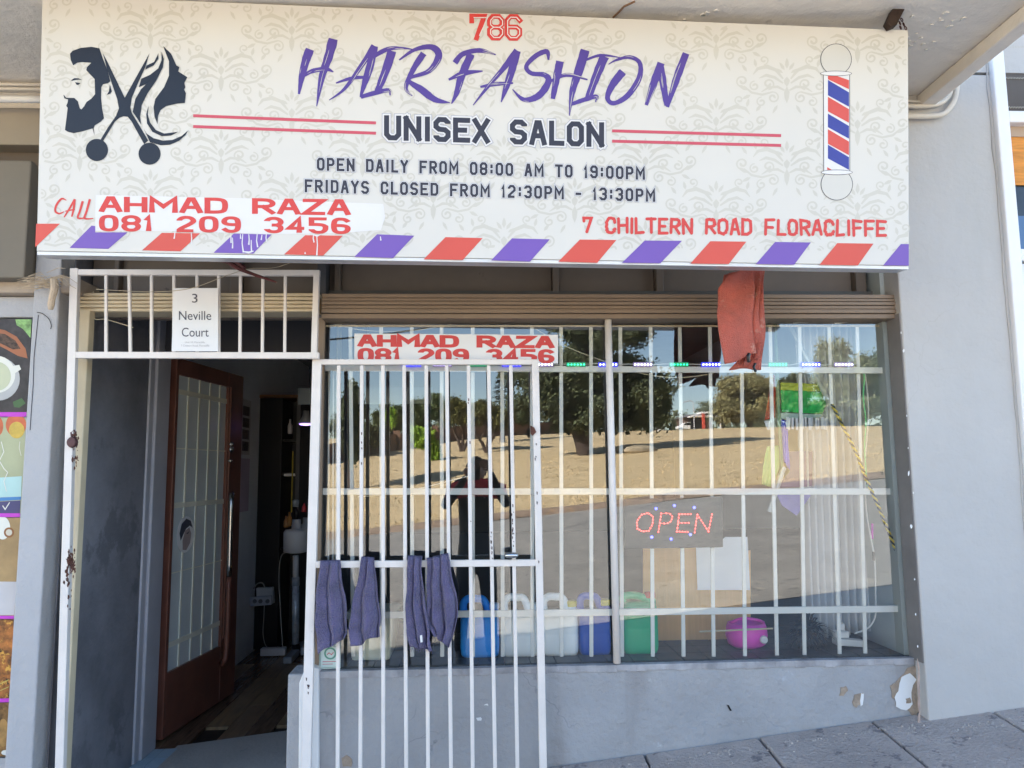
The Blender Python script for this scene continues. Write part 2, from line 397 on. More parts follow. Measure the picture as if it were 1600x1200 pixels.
# plaster chips on the low wall
def chip(pts, mat, Y=-.0345, d=.004, name='plaster_chip'):
    q = []
    for i, (x, y) in enumerate(pts):
        x2, y2 = pts[(i + 1) % len(pts)]
        q.append((x, y)); q.append(((x + x2) / 2 + random.uniform(-1.5, 1.5), (y + y2) / 2 + random.uniform(-1.5, 1.5)))
    return B().pq(q, Y, d).build(name, mat, low)
m_bare = M('bare_render', (.33, .26, .2), .9, var=.3, vs=30, bump=.6)
m_fill = M('white_filler', (.75, .75, .75), .7, var=.05, bump=.2)
chip([(1405, 1060), (1418, 1044), (1434, 1040), (1436, 1110), (1428, 1122), (1410, 1100), (1394, 1090), (1391, 1072)], m_bare)
chip([(1409, 1058), (1422, 1052), (1432, 1062), (1424, 1082), (1426, 1100), (1416, 1110), (1400, 1104), (1398, 1090), (1404, 1080)], m_fill, -.0365, .0015, 'filler_patch')
chip([(1415, 1092), (1422, 1090), (1424, 1098), (1416, 1099)], m_bare, -.038, .001)
chip([(1314, 1074), (1322, 1072), (1325, 1079), (1318, 1088), (1312, 1087)], m_bare)
chip([(1335, 1086), (1349, 1083), (1346, 1100), (1338, 1106), (1332, 1098)], m_bare)
chip([(1346, 1083), (1350, 1083), (1348, 1102), (1345, 1104)], m_fill, -.036, .001, 'filler_patch')
chip([(534, 1185), (541, 1180), (550, 1187), (549, 1198), (536, 1198)], m_bare)
chip([(756, 1102), (762, 1100), (763, 1103)], m_fill); chip([(744, 1122), (751, 1121), (752, 1126), (746, 1126)], m_fill)
chip([(1136, 1101), (1139, 1102), (1144, 1111), (1141, 1111)], m_black)
# sill strip of mortar at the glass foot
sb = B(); n = 60
pts = [(lerp(500, 1424, i / n), lerp(1044, 1020, i / n)) for i in range(n + 1)]
for i in range(n):
    a, b_ = P(*pts[i], -.02), P(*pts[i + 1], -.02); h = random.uniform(.004, .008); h2 = random.uniform(.012, .018)
    sb.box((a.x, -.034 - random.uniform(0, .003), ZW0 - .014 - h2), (b_.x + .002, .0, ZW0 - .006 + h * .4))
sb.build('sill', M('sill_mortar', (.34, .33, .34), .85, var=.3, vs=12, bump=.5, bs=50), bld, bevel=.002)

# display ledge with dark tiles
led = B().box((-.6, .004, ZW0 - .1), (XR, .62, ZW0 - .012)).build('ledge', M('grout', (.12, .115, .11), .9), bld)
m_tile = M('dark_tile', (.10, .098, .098), .5, var=.3, vs=7, dirt=((.18, .17, .16), .36, 25))
me = None
for i in range(23):
    for j in range(5):
        if me is None:
            o = B().box((0, 0, 0), (.098, .118, .012)).build('tile', m_tile, led, bevel=.001); me = o.data
        else:
            o = o.copy(); COL.objects.link(o)
        o.location = (-.595 + i * .102, .008 + j * .122, ZW0 - .013)

# doorway: dark reveal wall, door frame, head, step tiles
B().box((XL - .12, .301, ZF - .1), (XL, .735, 2.45)).build('wall', m_dark_rev, bld)
B().box((XL, .0, ZF - .1), (XL + .005, .735, 2.45)).build('wall', m_dark_rev, bld)
B().box((XL - .1, .737, ZF), (XL + .014, .79, 2.4)).box((XL - .1, .792, ZF), (XL + .026, .958, 2.4)).build('door_frame', m_revgrey, bld, bevel=.006)
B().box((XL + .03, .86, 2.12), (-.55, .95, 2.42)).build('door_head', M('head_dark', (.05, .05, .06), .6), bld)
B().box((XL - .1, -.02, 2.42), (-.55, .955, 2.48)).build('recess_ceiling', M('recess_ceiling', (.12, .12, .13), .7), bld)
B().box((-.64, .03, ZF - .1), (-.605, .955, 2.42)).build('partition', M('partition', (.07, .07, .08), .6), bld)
B().box((P(125, 490, -.04).x, -.045, .0), (P(141, 490, -.04).x, .0, P(300, 484, -.04).z)).build('door_trim', m_cream, bld, bevel=.004)
stp = B().box((XL - .1, -.12, -.6), (-.71, .958, ZF - .012)).build('doorstep', M('step_grout', (.16, .2, .23), .8), bld)
m_ft = M('doorstep_tile', (.42, .53, .60), .55, var=.12, vs=4, dirt=((.2, .22, .24), .35, 12))
o = None
for i in range(8):
    for j in range(8):
        if o is None: o = B().box((0, 0, 0), (.128, .132, .012)).build('tile', m_ft, stp, bevel=.0015)
        else: o = o.copy(); COL.objects.link(o)
        o.location = (XL - .06 + i * .131 + .0, -.12 + j * .1345, ZF - .013)
# room inside
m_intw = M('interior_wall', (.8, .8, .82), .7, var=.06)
m_floor = M('wood_floor', (.25, .155, .09), .28, var=.35, vs=6, aniso=(9, .8, 1))
fl = B().box((-1.8, .962, ZF - .2), (2.2, 4.9, ZF - .02)).build('interior_floor', M('floor_base', (.03, .02, .015), .6), bld)
o = None
for i in range(9):
    for j in range(4):
        mm = [m_floor, M('wood_floor_dark', (.17, .10, .062), .25, var=.35, vs=7, aniso=(9, .8, 1)), M('wood_floor_light', (.34, .22, .12), .3, var=.3, vs=6, aniso=(9, .8, 1))][(i * 7 + j * 5 + i * j) % 3]
        w = .125; y0 = .965 + j * 1.0 + (i % 3) * .31 - .31; y1 = y0 + .995
        y0 = max(y0, .965); y1 = min(y1, 4.88)
        B().box((-1.69 + i * w, y0, ZF - .019), (-1.69 + i * w + w - .002, y1, ZF - .003)).build('plank', mm, fl)
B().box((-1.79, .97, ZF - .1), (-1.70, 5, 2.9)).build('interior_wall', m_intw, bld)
B().box((-1.8, 4.9, ZF - .1), (2.2, 5, 2.9)).build('interior_wall', M('interior_back_shade', (.16, .17, .19), .7), bld)  # back wall colour darkened to stand in for the room's shade
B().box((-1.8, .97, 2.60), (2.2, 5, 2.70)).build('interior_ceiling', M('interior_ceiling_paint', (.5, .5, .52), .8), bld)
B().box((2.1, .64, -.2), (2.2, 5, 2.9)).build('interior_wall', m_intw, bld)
B().box((-.60, .80, ZF), (1.74, .84, 1.2)).build('display_shade_board', M('display_shade_board', (.022, .023, .026), .7), bld)  # near-black board added in place of the dim room behind the display
B().box((XR - .02, .008, ZW0 - .1), (XR - .001, .80, 2.5)).build('display_side', M('display_side', (.46, .5, .5), .6, dirt=((.3, .33, .33), .35, 5)), bld)
B().box((-.6, .07, 2.2), (XR, .35, 2.26)).build('display_ceiling', M('display_ceiling', (.1, .1, .1), .7), bld)

# the big window
m_glass = glass_mat('window_glass', .10, (.97, .99, .985), wav=.012)
win = B().box((-.60, -.012, ZW1 - .006), (XR - .004, .006, ZW1 + .02)).box((-.625, -.012, ZW0), (-.598, .01, ZW1)).build('shop_window', m_brownfascia, bld)
pane = B().add([(-.60, 0, ZW0 - .01), (XR - .003, 0, ZW0 - .01), (XR - .003, 0, ZW1), (-.60, 0, ZW1)], [(0, 1, 2, 3)]).build('pane', m_glass, win)
# round white post in front of the glass joint
a, b_ = P(950, 497, -.03), P(964, 1036, -.03)
B().tube([a, lerp(a, b_, .4), b_], .0145, 12).build('mullion', m_gate, win, smooth=True)

# ------------------------------------------------------------------ right neighbour window (white steel frame)
Yw = -.125
rw = B()
def st(x0, y0, x1, y1, w, Y=Yw, t=.05):
    return [P(x0, y0, Y), P(x0 + w, y0, Y)], [P(x1, y1, Y), P(x1 + w, y1, Y)]
xw = P(1549, 75, Yw).x
rw.box((xw, Yw, -.1), (xw + .055, Yw + .06, ZC + 1.2))
rwin = rw.build('window', M('white_frame', (.80, .79, .80), .4, var=.03), bld, bevel=.006)
zt1 = P(1590, 172, Yw).z; zt0 = P(1590, 190, Yw).z
B().box((xw + .0555, Yw + .004, zt0), (xw + 1.3, Yw + .056, zt1)).build('transom', MATS['white_frame'], rwin, bevel=.005)
zt2 = P(1596, 388, Yw).z
B().box((xw + .0555, Yw + .004, zt2 - .05), (xw + 1.3, Yw + .056, zt2)).build('transom', MATS['white_frame'], rwin, bevel=.005)
B().box((xw + .056, Yw + .03, zt1), (xw + 1.3, Yw + .034, ZC + 1.2)).build('pane', M('dark_glass', (.11, .095, .085), .4, var=.2, spec=.15), rwin)
zz = B()
for k in range(4):
    y = (68, 117, 163, 25)[k]; z = P(1575, y, Yw).z
    pts = [Vector((xw + .058 + i * .006, Yw + .026, z + (.004 if i % 2 else -.004))) for i in range(60)]
    zz.tube(pts, .0018, 4)
kind(zz.build('zigzag_reflection', M('reflection_cream', (.45, .42, .36), .7), rwin), 'stuff')  # zigzag light lines reflected in the upper pane, put in as cream tubes
B().box((xw + .056, Yw + .05, P(1590, 282, Yw).z), (xw + 1.3, Yw + .055, P(1590, 205, Yw).z)).build('blind', M('orange_blind', (.62, .24, .035), .6, var=.25, vs=9, aniso=(1, 1, 9)), rwin)
B().box((xw + .056, Yw + .045, P(1590, 206, Yw).z), (xw + 1.3, Yw + .052, zt0)).build('blind_rail', M('tan_blind', (.45, .33, .24), .7), rwin)
B().box((xw + .056, Yw + .06, -.2), (xw + 1.3, Yw + .065, P(1590, 283, Yw).z)).build('pane', M('dark_blue_glass', (.05, .07, .1), .3, var=.5, spec=.2), rwin)
B().box((xw + .056, Yw + .058, zt2), (xw + 1.3, Yw + .062, P(1596, 330, Yw).z)).build('poster', M('blue_poster', (.08, .16, .3), .5), rwin)
B().box((xw + .056, Yw + .02, .4), (xw + 1.3, Yw + .03, zt2 - .06)).build('notice', M('white_notice', (.62, .64, .7), .5), rwin)
# ragged sealant line beside the frame
B().tube([(xw - .012 + random.uniform(-.004, .004), -.101, z) for z in [ZC + .4 - i * .09 for i in range(26)]], .004, 5).build('sealant', M('sealant', (.42, .40, .38), .8), rwin)

# ------------------------------------------------------------------ left neighbour: window wall, ledge, louvres
Yl = -.04
B().box((xpl - 2.6, Yl, P(25, 496, Yl).z), (xpl, .1, P(25, 463, Yl).z)).build('window_head', m_wall_l, bld, bevel=.005)
B().box((xpl - 2.6, Yl - .05, P(25, 462, Yl).z), (P(108, 450, -.14).x, .1, P(25, 437, Yl).z)).build('ledge', M('ledge_tan', (.42, .34, .27), .7, var=.2, vs=6, dirt=((.25, .18, .12), .36, 14)), bld, bevel=.006)
B().box((xpl - 2.6, .06, P(25, 438, Yl).z), (xpl + .02, .12, P(25, 160, .1).z)).build('panel', m_brownpanel, bld)
B().box((xpl - 2.6, -.02, P(25, 226, -.02).z), (xpl + .05, .1, P(25, 168, -.02).z)).build('beam', M('beam_greybrown', (.33, .29, .24), .7, var=.08), bld, bevel=.005)
B().box((xpl - 2.6, -.01, P(25, 168, -.02).z + .002), (xpl + .05, .3, ZC)).build('wall', m_soffit, bld)
gx0 = P(46, 300, -.16).x
B().box((xpl - 2.6, -.16, P(25, 434, -.16).z), (gx0, -.02, P(25, 250, -.16).z)).build('shutter_box', M('shutter_box', (.20, .175, .14), .6, var=.1), bld, bevel=.006)
B().box((xpl - 2.6, .0, -1), (xpl - .002, .1, P(25, 490, Yl).z)).build('wall', m_wall_l, bld)
for i in range(5):
    z0 = P(50, 428 - i * 38, .0).z
    B().box((gx0 + .002, .0, z0), (xpl + .03, .05, z0 + .045)).build('slat', M('slat_brown', (.27, .22, .17), .7, var=.25, vs=14), bld, bevel=.004)
# ------------------------------------------------------------------ conduits
def conduit(name, label, pts, r, group=None, mat=m_white):
    o = B().tube(smooth_path(pts, 6), r, 10).build(name, mat, None, smooth=True); return tag(o, label, 'pipe', group)
m_cond = M('conduit_cream', (.62, .57, .5), .55, var=.12, vs=9, dirt=((.3, .22, .15), .33, 16))
def cp(x, y): return tuple(P(x, y, -.125))
X0 = -1.75
for k, (yy, endpts, lb) in enumerate((
    (157, [(1405, 157), (1452, 160)], 'short cream conduit just under the canopy, uppermost of the bundle right of the sign'),
    (165, [(1405, 165), (1440, 166), (1468, 162), (1482, 150), (1486, 137)], 'cream conduit right of the sign, bending tightly up to the canopy'),
    (181, [(1405, 181), (1450, 182), (1474, 178), (1488, 163), (1494, 145), (1495, 128)], 'lowest cream conduit right of the sign, sweeping up in the widest bend'))):
    conduit('conduit', lb, [cp(*q) for q in endpts], (.006, .0105, .0115)[k], 'conduits under the canopy', m_cond)
for k, (yy, w) in enumerate(((132, .007), (139, .007), (155, .014))):
    z = P(25, yy, -.12).z
    conduit('conduit', ('uppermost thin cream conduit left of the sign', 'second thin cream conduit left of the sign', 'thick white pipe left of the sign below two thin conduits')[k],
            [(-3.6, -.12, z), (-2.5, -.12, z), (P(75, yy, -.12).x, -.12, z)], w, 'conduits under the canopy', m_cond if k < 2 else m_white)

# ------------------------------------------------------------------ main sign board
YB = -.60; TILT = rad(4.6)
ns = Vector((0, -cos(TILT), -sin(TILT)))        # outward normal (tips the face slightly down)
pb = P(740, 405, YB)
def SP(px, py, off=0.0):
    d = ray(px, py); C0 = Vector((0, CY, CZ)); q = pb + ns * off
    s = (q - C0).dot(ns) / d.dot(ns); return C0 + d * s
sign = thing('sign_board', 'large cream hair salon sign board with purple and red lettering under the canopy', 'sign', tuple(SP(740, 400)))
upv = Vector((0, -sin(TILT), cos(TILT)))
TLc, TRc, BRc, BLc = SP(66, -8), SP(1419, 47), SP(1420.5, 415), SP(57, 392)
m_sign = M('sign_vinyl', (.645, .615, .57), .4, var=.02, vs=1.5, spec=.35, streak=((.585, .55, .50), .38, 4))
back = [q - ns * .075 for q in (TLc, TRc, BRc, BLc)]
B().prism([TLc, TRc, BRc, BLc], back).build('panel', m_sign, sign, bevel=.002)
m_alu = M('sign_alu_edge', (.62, .62, .64), .35, .3)
B().prism([BLc - ns * .004 - upv * .001, BRc - ns * .004 - upv * .001, BRc - ns * .004 - upv * .012, BLc - ns * .004 - upv * .012], [back[3] - upv * .001, back[2] - upv * .001, back[2] - upv * .012, back[3] - upv * .012]).build('edge_trim', m_alu, sign)

class Print:
    """flat print on a plane: polygons in photograph pixels mapped by fn(px,py,off)"""
    def __init__(s, fn, off, step=.00004): s.fn = fn; s.off = off; s.step = step; s.b = B(); s.k = 0; s.marks = []
    def poly(s, pts):
        o = s.off + s.k * s.step; s.k = (s.k + 1) % 8
        s.b.add([s.fn(x, y, o) for x, y in pts], [tuple(range(len(pts)))]); return s
    def stroke(s, pts, w, closed=False, rnd=False):
        """pts list of (x,y); w number or list"""
        n = len(pts); Wd = w if isinstance(w, (list, tuple)) else [w] * n
        o = s.off + s.k * s.step; s.k = (s.k + 1) % 8
        L = []; R = []
        for i in range(n):
            a = pts[(i - 1) % n] if (closed or i > 0) else None; c = pts[(i + 1) % n] if (closed or i < n - 1) else None; p = pts[i]
            def nrm(u, v):
                dx, dy = v[0] - u[0], v[1] - u[1]; l = math.hypot(dx, dy) or 1; return (-dy / l, dx / l)
            if a is None: nx, ny = nrm(p, c); m = 1
            elif c is None: nx, ny = nrm(a, p); m = 1
            else:
                n1 = nrm(a, p); n2 = nrm(p, c); nx, ny = n1[0] + n2[0], n1[1] + n2[1]; l = math.hypot(nx, ny) or 1; nx /= l; ny /= l
                m = 1 / max(.45, nx * n1[0] + ny * n1[1])
            h = Wd[i] / 2 * m
            L.append((p[0] + nx * h, p[1] + ny * h)); R.append((p[0] - nx * h, p[1] - ny * h))
        vs = [s.fn(x, y, o + (j % n) * 6e-6) for j, (x, y) in enumerate(L + R)]
        fs = [(i, (i + 1) % n, (i + 1) % n + n, i + n) for i in range(n if closed else n - 1)]
        s.b.add(vs, fs)
        if rnd:
            ends = range(n)
            for i in ends: s.disc(pts[i][0], pts[i][1], Wd[i] / 2, 10)
        return s
    def disc(s, x, y, r, n=24, ry=None):
        ry = ry or r
        return s.poly([(x + cos(2 * pi * i / n) * r, y + sin(2 * pi * i / n) * ry) for i in range(n)])
    def build(s, name, mat, parent):
        if name == 'lettering':
            for q in s.marks or [(0, len(s.b.f))]:
                nb = B(); fs = s.b.f[q[0]:q[1]]
                if not fs: continue
                us = sorted({i for f in fs for i in f}); mp = {a: k for k, a in enumerate(us)}
                nb.v = [s.b.v[i] for i in us]; nb.f = [tuple(mp[i] for i in f) for f in fs]; nb.build('letter', mat, parent, fix=False)
            return
        o = s.b.build(name, mat, parent, fix=False)
        if name in ('letter_outline', 'letter_gap', 'damask_print', 'paint_drip', 'dry_brush_gap', 'ribbon_print', 'skewer_print', 'ring_print'): o['kind'] = 'stuff'
        return o

def c1(pts, ox=40, oy=0, k=2.6667): return [(ox + p[0] / k, oy + p[1] / k) for p in pts]
def ink(name, col, rough=.35, var=.03): return M(name, col, rough, var=var, vs=3, spec=.35)
i_purple = ink('ink_purple', (.085, .048, .27)); i_purple2 = ink('ink_stripe_purple', (.17, .09, .40)); i_red = ink('ink_red', (.62, .055, .05)); i_red2 = ink('ink_stripe_red', (.62, .085, .065))
i_pink = ink('ink_line_red', (.55, .08, .115)); i_navy = ink('ink_navy', (.012, .016, .03)); i_char = ink('ink_charcoal', (.035, .033, .05)); i_grey = ink('ink_grey', (.36, .36, .42))
i_white = ink('ink_white', (.71, .69, .69)); i_dam = ink('ink_damask', (.56, .53, .47)); i_blue = ink('ink_blue', (.045, .055, .30))

# damask pattern
dm = Print(SP, .0004, .00002)
ctr = [0, 0]
def SPm(x, y, o): return SP(ctr[0] + (x - ctr[0]) * 1.2, ctr[1] + (y - ctr[1]) * 1.13, o)
dm.fn = SPm
def spiral(cx, cy, r, a0, turns, sgn, w):
    n = int(14 * turns) + 4; pts = []; ws = []
    for i in range(n):
        t = i / (n - 1); rr_ = r * (1 - .82 * t); a = a0 + sgn * t * turns * 2 * pi
        pts.append((cx + cos(a) * rr_, cy + sin(a) * rr_)); ws.append(w * (.55 + .6 * t))
    dm.stroke(pts, ws)
def leaf(x, y, L, a, w):
    dx, dy = cos(a), sin(a); nx, ny = -dy, dx
    dm.poly([(x, y), (x + dx * L * .35 + nx * w, y + dy * L * .35 + ny * w), (x + dx * L * .7 + nx * w * .8, y + dy * L * .7 + ny * w * .8), (x + dx * L, y + dy * L), (x + dx * L * .7 - nx * w * .7, y + dy * L * .7 - ny * w * .7), (x + dx * L * .35 - nx * w, y + dy * L * .35 - ny * w)])
def motif(x, y):
    n0 = len(dm.b.v); motif_(x, y)
    for i in range(n0, len(dm.b.v)):
        pass
def motif_(x, y):
    leaf(x, y - 16, 15, -pi / 2, 2.6); leaf(x, y + 8, 24, pi / 2, 3.6); leaf(x, y - 5, 14, pi / 2, 4)
    for s_ in (-1, 1):
        leaf(x + s_ * 3, y - 14, 13, -pi / 2 + s_ * .55, 2.2); leaf(x + s_ * 5, y - 10, 12, -pi / 2 + s_ * 1.0, 2)
        dm.stroke([(x + s_ * 5, y - 2), (x + s_ * 14, y - 14), (x + s_ * 26, y - 19), (x + s_ * 38, y - 16), (x + s_ * 44, y - 8)], [2, 4.5, 5.5, 4, 1])
        dm.stroke([(x + s_ * 5, y + 4), (x + s_ * 16, y - 4), (x + s_ * 27, y - 7), (x + s_ * 36, y - 3)], [2, 4, 4, 1])
        dm.stroke([(x + s_ * 3, y + 14), (x + s_ * 12, y + 9), (x + s_ * 24, y + 10), (x + s_ * 33, y + 16)], [2, 3.6, 3.4, 1])
        spiral(x + s_ * 24, y + 5, 8, pi / 2, 1.3, s_, 3); spiral(x + s_ * 18, y + 24, 8, -pi / 2, 1.3, -s_, 2.8); spiral(x + s_ * 42, y + 8, 7, -pi / 2, 1.25, s_, 2.8)
        dm.stroke([(x + s_ * 18, y + 16), (x + s_ * 32, y + 20), (x + s_ * 46, y + 17), (x + s_ * 56, y + 8)], [2, 3, 3, 2])
        spiral(x + s_ * 58, y + 1, 8.5, pi / 2, 1.3, -s_, 3); spiral(x + s_ * 33, y + 30, 7, -pi / 2, 1.2, s_, 2.6)
        leaf(x + s_ * 50, y + 14, 16, -.5 if s_ > 0 else pi + .5, 2.6); leaf(x + s_ * 47, y + 20, 13, .5 if s_ > 0 else pi - .5, 2.4)
        leaf(x + s_ * 40, y - 18, 12, -pi / 2 + s_ * .2, 2.2); leaf(x + s_ * 52, y - 12, 12, -pi / 2 + s_ * .6, 2.2)
        spiral(x + s_ * 30, y - 28, 6.5, pi / 2, 1.2, s_, 2.4); leaf(x + s_ * 12, y + 34, 14, pi / 2 - s_ * .5, 2)
def inside_sign(x, y):
    t = (x - 66) / 1353
    return 66 < x < 1418 and lerp(-6, 50, t) < y < lerp(388, 412, t)
_keep = Print.poly
for r in range(-1, 5):
    for c in range(-1, 8):
        for hx, hy in ((0, 0), (.5, .5)):
            x = 235 + (c + hx) * 221 - 221; y = 41 + (r + hy) * 129; y += (x - 235) * .02
            ctr[:] = [x, y]
            if -20 < x < 1500: motif(x, y)
# clip to the board
pv = dm.b.v; ok = []
TLx, BLx = TLc.x + .01, BLc.x + .01; TRx = TRc.x - .008
def in_board(v):
    v = Vector(v); h = (v - BLc).dot(upv); Ht = (TLc - BLc).dot(upv)
    return .012 < h + 0 < (TRc - BLc).dot(upv) - .004 + (TLc - TRc).dot(upv) * (1 - (v.x - TLx) / (TRx - TLx)) and lerp(BLx, TLx, h / Ht) < v.x < TRx
nf = []
for f in dm.b.f:
    if all(in_board(pv[i]) for i in f): nf.append(f)
dm.b.f = nf
dm.build('damask_print', i_dam, sign)

# purple / red stripes along the foot
SP_stripes = [
    ('r', c1([(44, 932), (143, 932), (40, 1030)])), ('p', c1([(290, 942), (275, 940), (183, 1033), (345, 1037), (425, 968), (290, 968)])),
    ('r', c1([(568, 970), (727, 972), (645, 1047), (485, 1043)])), ('p', c1([(868, 973), (1025, 977), (948, 1057), (783, 1053)])),
    ('r', c1([(1165, 980), (1322, 982), (1240, 1065), (1077, 1060)])), ('p', c1([(398, 976), (553, 982), (465, 1075), (303, 1070)], 440)),
    ('r', c1([(683, 988), (838, 992), (755, 1083), (592, 1080)], 440)), ('p', c1([(960, 993), (1118, 997), (1035, 1090), (873, 1085)], 440)),
    ('r', c1([(1243, 998), (1395, 1000), (1315, 1095), (1153, 1090)], 440)), ('p', c1([(20, 1002), (175, 1003), (85, 1097), (-75, 1095)], 1000)),
    ('r', c1([(293, 1005), (443, 1007), (370, 1100), (210, 1098)], 1000)), ('p', c1([(563, 1008), (712, 1010), (643, 1103), (483, 1100)], 1000)),
    ('r', c1([(822, 1013), (973, 1015), (908, 1106), (748, 1103)], 1000)), ('p', c1([(1087, 1017), (1120, 1017), (1120, 1107), (1013, 1106)], 1000))]
for kx, pts in SP_stripes:
    pr = Print(SP, .0012); pr.poly(pts); pr.build('stripe', {'r': i_red2, 'p': i_purple2}[kx], sign)
# painted-over patch and its drips
pr = Print(SP, .0008); pr.poly(c1([(292, 812), (900, 826), (1490, 850), (1498, 905), (1480, 958), (1300, 972), (1000, 975), (600, 962), (290, 962)])); pr.build('paint_patch', i_white, sign)
pr = Print(SP, .0019)
for x, y0, y1 in ((622, 965, 995), (690, 968, 1018), (855, 972, 1012), (862, 990, 1035), (905, 975, 1052), (930, 975, 1020), (940, 1000, 1045), (965, 975, 1030), (985, 978, 1000), (1003, 975, 1008), (1200, 975, 1010), (1213, 978, 1065), (1165, 1050, 1058), (1478, 985, 1002), (895, 975, 995)):
    pr.stroke(c1([(x, y0), (x + random.uniform(-3, 3), (y0 + y1) / 2), (x + random.uniform(-4, 4), y1)]), [1.2, 1.6, 2.2])
pr.stroke(c1([(905, 1048), (930, 1052), (950, 1046)]), [1.5, 3, 1.5]); pr.stroke(c1([(1200, 978), (1215, 984), (1232, 975)]), [2, 2, 1])
pr.build('paint_drip', i_white, sign)
# thin red rules
for q in (c1([(698, 482), (1460, 512)]), c1([(698, 527), (1460, 555)]), c1([(1377, 545)], 440) + c1([(588, 565)], 1000), c1([(1377, 588)], 440) + c1([(588, 606)], 1000)):
    pr = Print(SP, .0012); pr.stroke(q, 4.6); pr.build('rule', i_pink, sign)

# block (varsity) stroke font: centre lines in a unit box, y down
c = .26; d = .17
GL = {
 'O': [[(c, 0), (1 - c, 0), (1, d), (1, 1 - d), (1 - c, 1), (c, 1), (0, 1 - d), (0, d), 'c']],
 'U': [[(0, 0), (0, 1 - d), (c, 1), (1 - c, 1), (1, 1 - d), (1, 0)]],
 'N': [[(0, 1), (0, 0)], [(0, 0), (1, 1)], [(1, 1), (1, 0)]],
 'I': [[(.5, 0), (.5, 1)]],
 'S': [[(1, .2), (1, d - .02), (1 - c, 0), (c, 0), (0, d), (0, .36), (c, .49), (1 - c, .51), (1, .64), (1, 1 - d), (1 - c, 1), (c, 1), (0, 1.02 - d), (0, .8)]],
 'E': [[(1, 0), (0, 0), (0, 1), (1, 1)], [(0, .5), (.75, .5)]],
 'X': [[(0, 0), (1, 1)], [(1, 0), (0, 1)]],
 'A': [[(0, 1), (.4, 0), (.6, 0), (1, 1)], [(.17, .66), (.83, .66)]],
 'L': [[(0, 0), (0, 1), (1, 1)]],
 'P': [[(0, 1), (0, 0), (1 - c, 0), (1, d), (1, .42), (1 - c, .56), (0, .56)]],
 'R': [[(0, 1), (0, 0), (1 - c, 0), (1, d), (1, .38), (1 - c, .52), (0, .52)], [(.45, .52), (1, 1)]],
 'D': [[(0, 0), (1 - c, 0), (1, d), (1, 1 - d), (1 - c, 1), (0, 1), 'c']],
 'Y': [[(0, 0), (.5, .5), (1, 0)], [(.5, .5), (.5, 1)]],
 'F': [[(1, 0), (0, 0), (0, 1)], [(0, .5), (.78, .5)]],
 'M': [[(0, 1), (0, 0), (.5, .62), (1, 0), (1, 1)]],
 'T': [[(0, 0), (1, 0)], [(.5, 0), (.5, 1)]],
 'C': [[(1, .27), (1, d), (1 - c, 0), (c, 0), (0, d), (0, 1 - d), (c, 1), (1 - c, 1), (1, 1 - d), (1, .73)]],
 'H': [[(0, 0), (0, 1)], [(1, 0), (1, 1)], [(0, .5), (1, .5)]],
 '1': [[(0, .22), (.5, .02), (.5, 1)]],
 '9': [[(1, .5), (c, .5), (0, .38), (0, d), (c, 0), (1 - c, 0), (1, d), (1, 1 - d), (1 - c, 1), (c, 1), (0, 1 - d)]],
 '8': [[(c, 0), (1 - c, 0), (1, d), (1, .38), (1 - c, .5), (c, .5), (0, .38), (0, d), 'c'], [(c, .5), (1 - c, .5), (1, .62), (1, 1 - d), (1 - c, 1), (c, 1), (0, 1 - d), (0, .62), 'c']],
 '6': [[(1, d), (1 - c, 0), (c, 0), (0, d), (0, 1 - d), (c, 1), (1 - c, 1), (1, 1 - d), (1, .6), (1 - c, .48), (0, .48)]],
 '2': [[(0, .25), (0, d), (c, 0), (1 - c, 0), (1, d), (1, .38), (0, .88), (0, 1), (1, 1)]],
 '3': [[(0, .2), (0, d), (c, 0), (1 - c, 0), (1, d), (1, .38), (1 - c, .5), (.35, .5)], [(1 - c, .5), (1, .62), (1, 1 - d), (1 - c, 1), (c, 1), (0, 1 - d), (0, .8)]],
 '7': [[(0, .22), (0, 0), (1, 0), (.4, 1)]],
 '0': [[(c, 0), (1 - c, 0), (1, d), (1, 1 - d), (1 - c, 1), (c, 1), (0, 1 - d), (0, d), 'c']],
 '5': [[(1, 0), (0, 0), (0, .42), (1 - c, .42), (1, .56), (1, 1 - d), (1 - c, 1), (c, 1), (0, 1 - d), (0, .82)]], '4': [[(.72, 1), (.72, 0), (0, .72), (1, .72)]], 'Z': [[(0, 0), (1, 0), (0, 1), (1, 1)]],
 '-': [[(0, .55), (1, .55)]], ':': [[(.5, .18), (.5, .32)], [(.5, .68), (.5, .82)]], ' ': []}
WD = {'I': .18, '1': .3, ':': .25, 'M': 1.3, '-': .6, ' ': .85, 'L': .85, 'N': 1.05}
def layout(s, gap):
    out = []; x = 0
    for ch in s:
        w = WD.get(ch, 1); out.append((ch, x, w)); x += w + gap
    return out, x - gap
def chaikin(p, closed):
    for _ in range(2):
        q = []; n = len(p)
        for i in range(n):
            a = p[i]; sharp = (a[0] in (0, 1) and a[1] in (0, 1)) or a[1] in (.42, .48, .5, .51, .52, .56, .66, .72) and a[0] in (0, 1, .72)
            if sharp or (not closed and i in (0, n - 1)): q.append(a); continue
            b0, b1 = p[i - 1], p[(i + 1) % n]
            q.append((lerp(a[0], b0[0], .25), lerp(a[1], b0[1], .25))); q.append((lerp(a[0], b1[0], .25), lerp(a[1], b1[1], .25)))
        p = q
    return p
